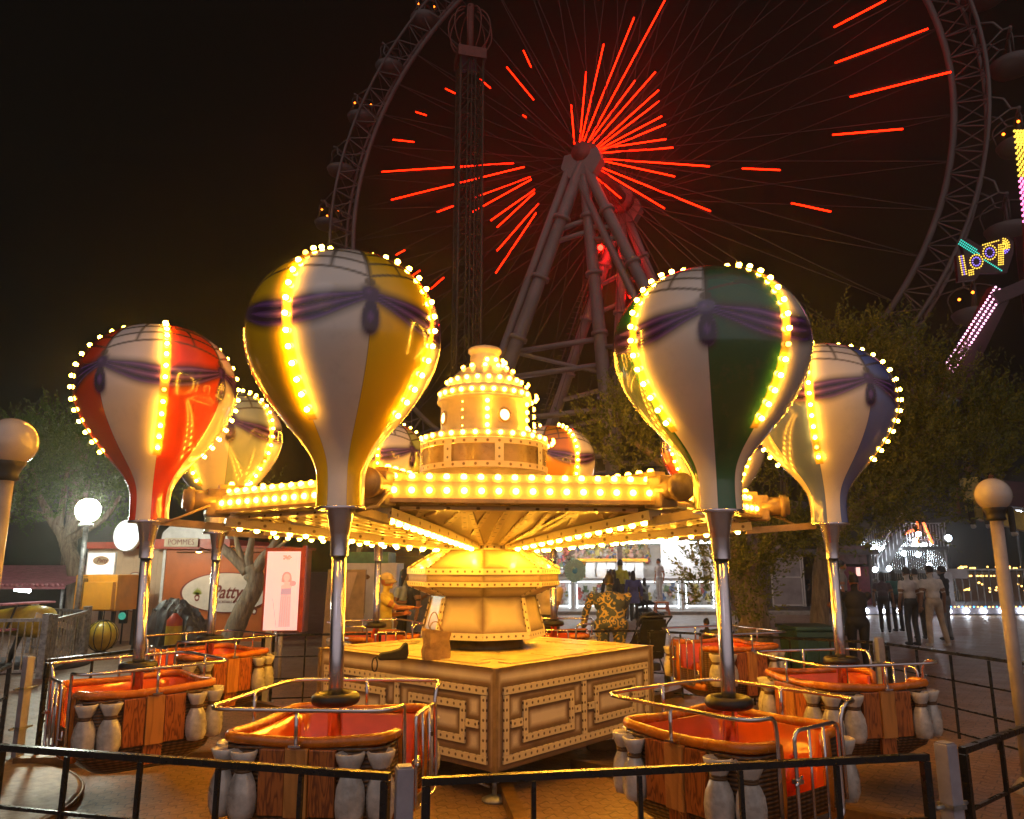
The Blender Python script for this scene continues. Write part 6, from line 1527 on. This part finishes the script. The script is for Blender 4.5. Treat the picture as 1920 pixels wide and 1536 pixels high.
        if hair == 'dread':
            for k in range(26):
                a = rr2.uniform(-.3, pi + .3); p = hp(.08 * cos(a), .02 + .09 * sin(a), rr2.uniform(.0, .12)); hb_.tube([p, p + V_(.05 * cos(a), .05 * sin(a), .02), p + V_(.08 * cos(a), .07 * sin(a), -.14), p + V_(.07 * cos(a), .06 * sin(a), -.32)], [.016 * s, .016 * s, .014 * s, .008 * s], 6)
        hb_.obj('hair', HAIR, t)
    if cap:
        cb_ = MB(); n, m_ = 24, 8; vs = []; fs = []
        for i in range(m_ + 1):
            th = i / m_ * pi * .52
            for k in range(n): a = 2 * pi * k / n; vs.append(hp(.094 * sin(th) * cos(a), .012 + .116 * sin(th) * sin(a), .035 + .110 * cos(th)))
        for i in range(m_):
            for k in range(n): fs.append((i * n + k, i * n + (k + 1) % n, (i + 1) * n + (k + 1) % n, (i + 1) * n + k))
        cb_.add(vs, fs, 0, True)
        vs = []
        for j in range(4):
            for k in range(9): a = pi + pi * k / 8; vs.append(hp(.083 * cos(a), .01 + .105 * sin(a) + (sin(a)) * .023 * j * 1, .040 - .004 * j * j - .0 + .010 * abs(cos(a)) * -1 * j))
        fs = [(j * 9 + k, j * 9 + k + 1, j * 9 + k + 10, j * 9 + k + 9) for j in range(3) for k in range(8)]; cb_.add(vs, fs, 0, True)
        o = cb_.obj('cap', cap, t); o.modifiers.new('s', 'SOLIDIFY').thickness = .006
    t['_hand'] = [list(hands[1][1]), list(hands[0][1])]
    return t
def G(px, py, Y): p = at(px, py, Y=Y); return (p.x, Y, 0)
def ht(px, py, Y): return at(px, py, Y=Y).z
# man in the cap behind the podium: faces right, reaches towards the column, other arm across the belt
YP1 = 10.15; 
person('man in pale yellow tee and backward-tilted tan cap reaching for the column', G(722, 1140, 11.6), R(78), ht(735, 1075, 11.6) + .0, 'tan', ('pale_yellow', (.66, .52, .10)), ('khaki', (.34, .27, .15)), arms=((.30, -.75, -.52, .02, -1, .02), (.1, .05, -1, -.25, -.95, .12)), hair=None, cap=cloth('tan_cap', (.46, .36, .2)), fine=.011, head_turn=R(4))
person('dark haired person in a light blue top talking behind the man in the cap', G(757, 1100, 14.2), R(60), 1.72, 'brown', ('light_blue', (.35, .42, .46)), ('black', (.02, .02, .022)), hair='long', arms=((.1, .05), (.1, -.1, -1, .2, -.8, .5)))
person('person in a black tee with a raised hand behind the podium column', G(776, 1105, 14.0), R(-70), 1.78, 'brown', ('black', (.018, .018, .02)), ('grey_blue', (.12, .15, .18)), arms=((.15, -.2, -1, .1, -1, .1), (.1, .05)), hair='short')
person('man in a cream tee leaning beside the column, arm on the railing', G(1028, 1110, 11.9), R(150), 1.78, 'brown', ('cream_tee', (.52, .40, .24)), ('dark_grey', (.05, .045, .045)), arms=((.28, .0, -1, .35, -.2, -1), (.25, -.1, -1, .1, -.2, -1)), hair='short', fine=.013)
pw_ = person('person in a teal and gold patterned suit seen from behind, head bent forward', G(1145, 1150, 12.1), R(176), 1.66, 'brown', ('x', (.5, .5, .5)), ('x', (.5, .5, .5)), arms=((.38, .12, -1, .15, -.35, -1), (.38, .12, -1, .15, -.35, -1)), hair='short', sleeve='long', wide=1.62, lean=.20, fine=.013, top_mat=patterned(), bottom_mat=patterned())
YQ = 27.0
person('woman with long dreadlocks in a black top at the prize booth', G(1146, 1100, 25.5), R(180), ht(1146, 1068, 25.5), 'brown', ('black', (.018, .018, .02)), ('black', (.02, .02, .022)), hair='dread', wide=1.2, sleeve='long')
person('bearded man in a yellow green shirt at the booth, looking aside', G(1163, 1100, 26), R(150), ht(1163, 1050, 26), 'brown', ('lime', (.46, .46, .03)), ('black', (.02, .02, .022)), hair='short', sleeve='long', head_turn=R(40))
person('woman in a long blue tunic beside the black stroller at the booth', G(1188, 1110, 25.8), R(185), ht(1188, 1071, 25.8), 'brown', ('blue', (.06, .065, .24)), ('black', (.02, .02, .022)), hair='long', sleeve='long', dress=.62, wide=1.15)
person('small boy in a pale shirt looking at the booth shelf', G(1180, 1095, 26.5), R(165), ht(1180, 1072, 26.5), 'tan', ('pale', (.5, .46, .4)), ('grey', (.2, .2, .2)))
person('little girl with long brown hair pointing at the toy counter', G(1209, 1110, 27.2), R(190), ht(1209, 1084, 27.2), 'tan', ('aqua', (.42, .52, .54)), ('grey', (.25, .25, .27)), hair='long', arms=((.3, -.6, -.3, .4, -.8, .25), (.1, .05)))
z_ = at(1238, 1128, Y=29.0).z; q = at(1238, 1128, Y=29.0); hh_ = at(1236, 1048, Y=29.0).z - z_
person('child in white tee and shorts standing on the orange stool', (q.x, 29.0, z_), R(-60), hh_, 'tan', ('white', (.62, .52, .5)), ('white_shorts', (.6, .56, .56)), shoes=SHOE_W, bottom_mat=cloth('white_shorts', (.6, .56, .56)))
person('small child with brown hair passing behind the scarlet tub', G(1326, 1190, 12.5), R(200), ht(1326, 1160, 12.5), 'tan', ('dark', (.04, .035, .03)), ('dark', (.04, .035, .03)), hair='short')
# right hand side
person('man in dark clothes walking past the ticket kiosk, one foot forward', G(1543, 1100, 24), R(60), 1.76, 'brown', ('charcoal', (.035, .035, .04)), ('black', (.015, .015, .017)), legs=((0, -.28), (0, .26)), shoes=SHOE_W, arms=((.1, -.1, -1, .1, -.5, -.8), (.1, .1, -1, 0, -.2, -1)))
person('seated person with folded arms in the kiosk doorway', (Wp(1492, 1100, 30.5).x, 30.9, .25), R(10), 1.7, 'brown', ('dusty_grey', (.10, .09, .09)), ('black', (.02, .02, .02)), seat=True, arms=((.2, -.2, -1, -.2, -.9, .2), (.2, -.2, -1, -.2, -.9, .2)), shoes=SHOE_W)
person('seated long haired person beside the crimson kiosk panel', (Wp(1512, 1100, 30.5).x, 30.8, .25), R(-25), 1.66, 'brown', ('black', (.018, .018, .02)), ('black', (.02, .02, .02)), seat=True, hair='long', arms=((.2, -.3, -1, -.1, -.9, -.3), (.2, -.3, -1, -.1, -.9, -.3)))
person('man in a pale shirt in profile behind the blue balloon pole', G(1580, 1100, 20.5), R(70), ht(1580, 1052, 20.5), 'tan', ('stone', (.28, .25, .21)), ('black', (.02, .02, .022)), hair='short')
YG = 12.6
ph = person('man in black seen from behind, filming with a raised phone', G(1606, 1150, YG), R(174), ht(1604, 1076, YG), 'tan', ('black', (.016, .016, .018)), ('black_trousers', (.012, .012, .013)), arms=((.65, -.28, -.62, -.28, -.35, .95), (.55, -.5, -.55, -.72, -.35, .5)), wide=1.12, fine=.012)
pz = Wp(1609, 1072, YG + .45); t = thing('mobile_phone', 'lit phone screen held up by the man in black', 'phone', pz, R(174)); b = MB(); b.box((0, 0, 0), (.075, .009, .15), 0, None, .003); b.obj('case', M['black_paint'], t); b = MB(); b.box((0, .006, 0), (.068, .003, .14)); b.obj('screen', em('phone_screen', (1, .55, .5), 1.3), t)
YW = 18.0
person('young man in a white tee and dark jeans seen from behind', G(1714, 1190, YW), R(196), ht(1708, 1064, YW), 'brown', ('white_tee', (.72, .67, .62)), ('jeans', (.05, .05, .055)), legs=((.02, .03), (-.03, -.05)), lean=.05)
person('young man in a white shirt and beige trousers with his feet apart', G(1757, 1190, YW - .3), R(190), ht(1750, 1060, YW - .3), 'brown', ('white_shirt', (.74, .68, .60)), ('beige', (.58, .46, .33)), legs=((-.16, .0), (.08, .02)), shoes=SHOE_W, wide=1.12, lean=.02)
person('person in a cream top between the two young men in white', G(1727, 1190, YW + 1.6), R(170), 1.72, 'brown', ('cream', (.6, .54, .48)), ('dark', (.04, .04, .04)), hair='short')
person('man in black with a pale strap across his back by the rules board', G(1779, 1190, YW + 1.2), R(215), 1.78, 'brown', ('black', (.018, .018, .02)), ('grey', (.12, .12, .12)), sleeve='long', arms=((.8, -.1, -.45, .4, .2, -.9), (.2, .05, -1, 0, -.2, -1)))
person('tall visitor in a dark purple tee crouched near the stage spotlight', G(1662, 1190, 21.5), R(150), 1.6, 'brown', ('plum', (.07, .045, .06)), ('dark_shorts', (.03, .03, .035)), lean=.12, hair='bob')
person('visitor in a teal tee and black shorts facing the funhouse', G(1688, 1190, 21.8), R(185), 1.66, 'brown', ('teal', (.03, .14, .12)), ('dark_shorts', (.03, .03, .035)), lean=.08, hair='long')
p_ = at(1812, 940, Y=15.3); person('rider in dark clothes seated on the yellow pendulum bench', (p_.x, 15.1, p_.z - .58), R(-20), 1.7, 'brown', ('black', (.02, .02, .022)), ('dark', (.03, .03, .035)), seat=True, shoes=SHOE_W, hair='short')
p_ = at(1850, 950, Y=15.3); person('second rider hanging from the yellow bench with pale shoes', (p_.x, 15.1, p_.z - .62), R(-10), 1.7, 'tan', ('plum', (.07, .045, .06)), ('dark', (.03, .03, .035)), seat=True, shoes=SHOE_W, hair='long')

# ------------------------------------------------------------------ haze added round the fairground so lamps glow, in place of lens bloom
hz = MB(); hz.box((0, 38, 26), (150, 96, 54))
m, t, b = nt('glow_haze'); t.nodes.remove(b)
pv = N(t, 'ShaderNodeVolumePrincipled'); pv.inputs['Color'].default_value = (.92, .90, .84, 1)
pv.inputs['Density'].default_value = .0024; pv.inputs['Anisotropy'].default_value = .87
t.links.new(pv.outputs[0], t.nodes['Material Output'].inputs['Volume'])
tag(hz.obj('haze', m), kind='stuff')
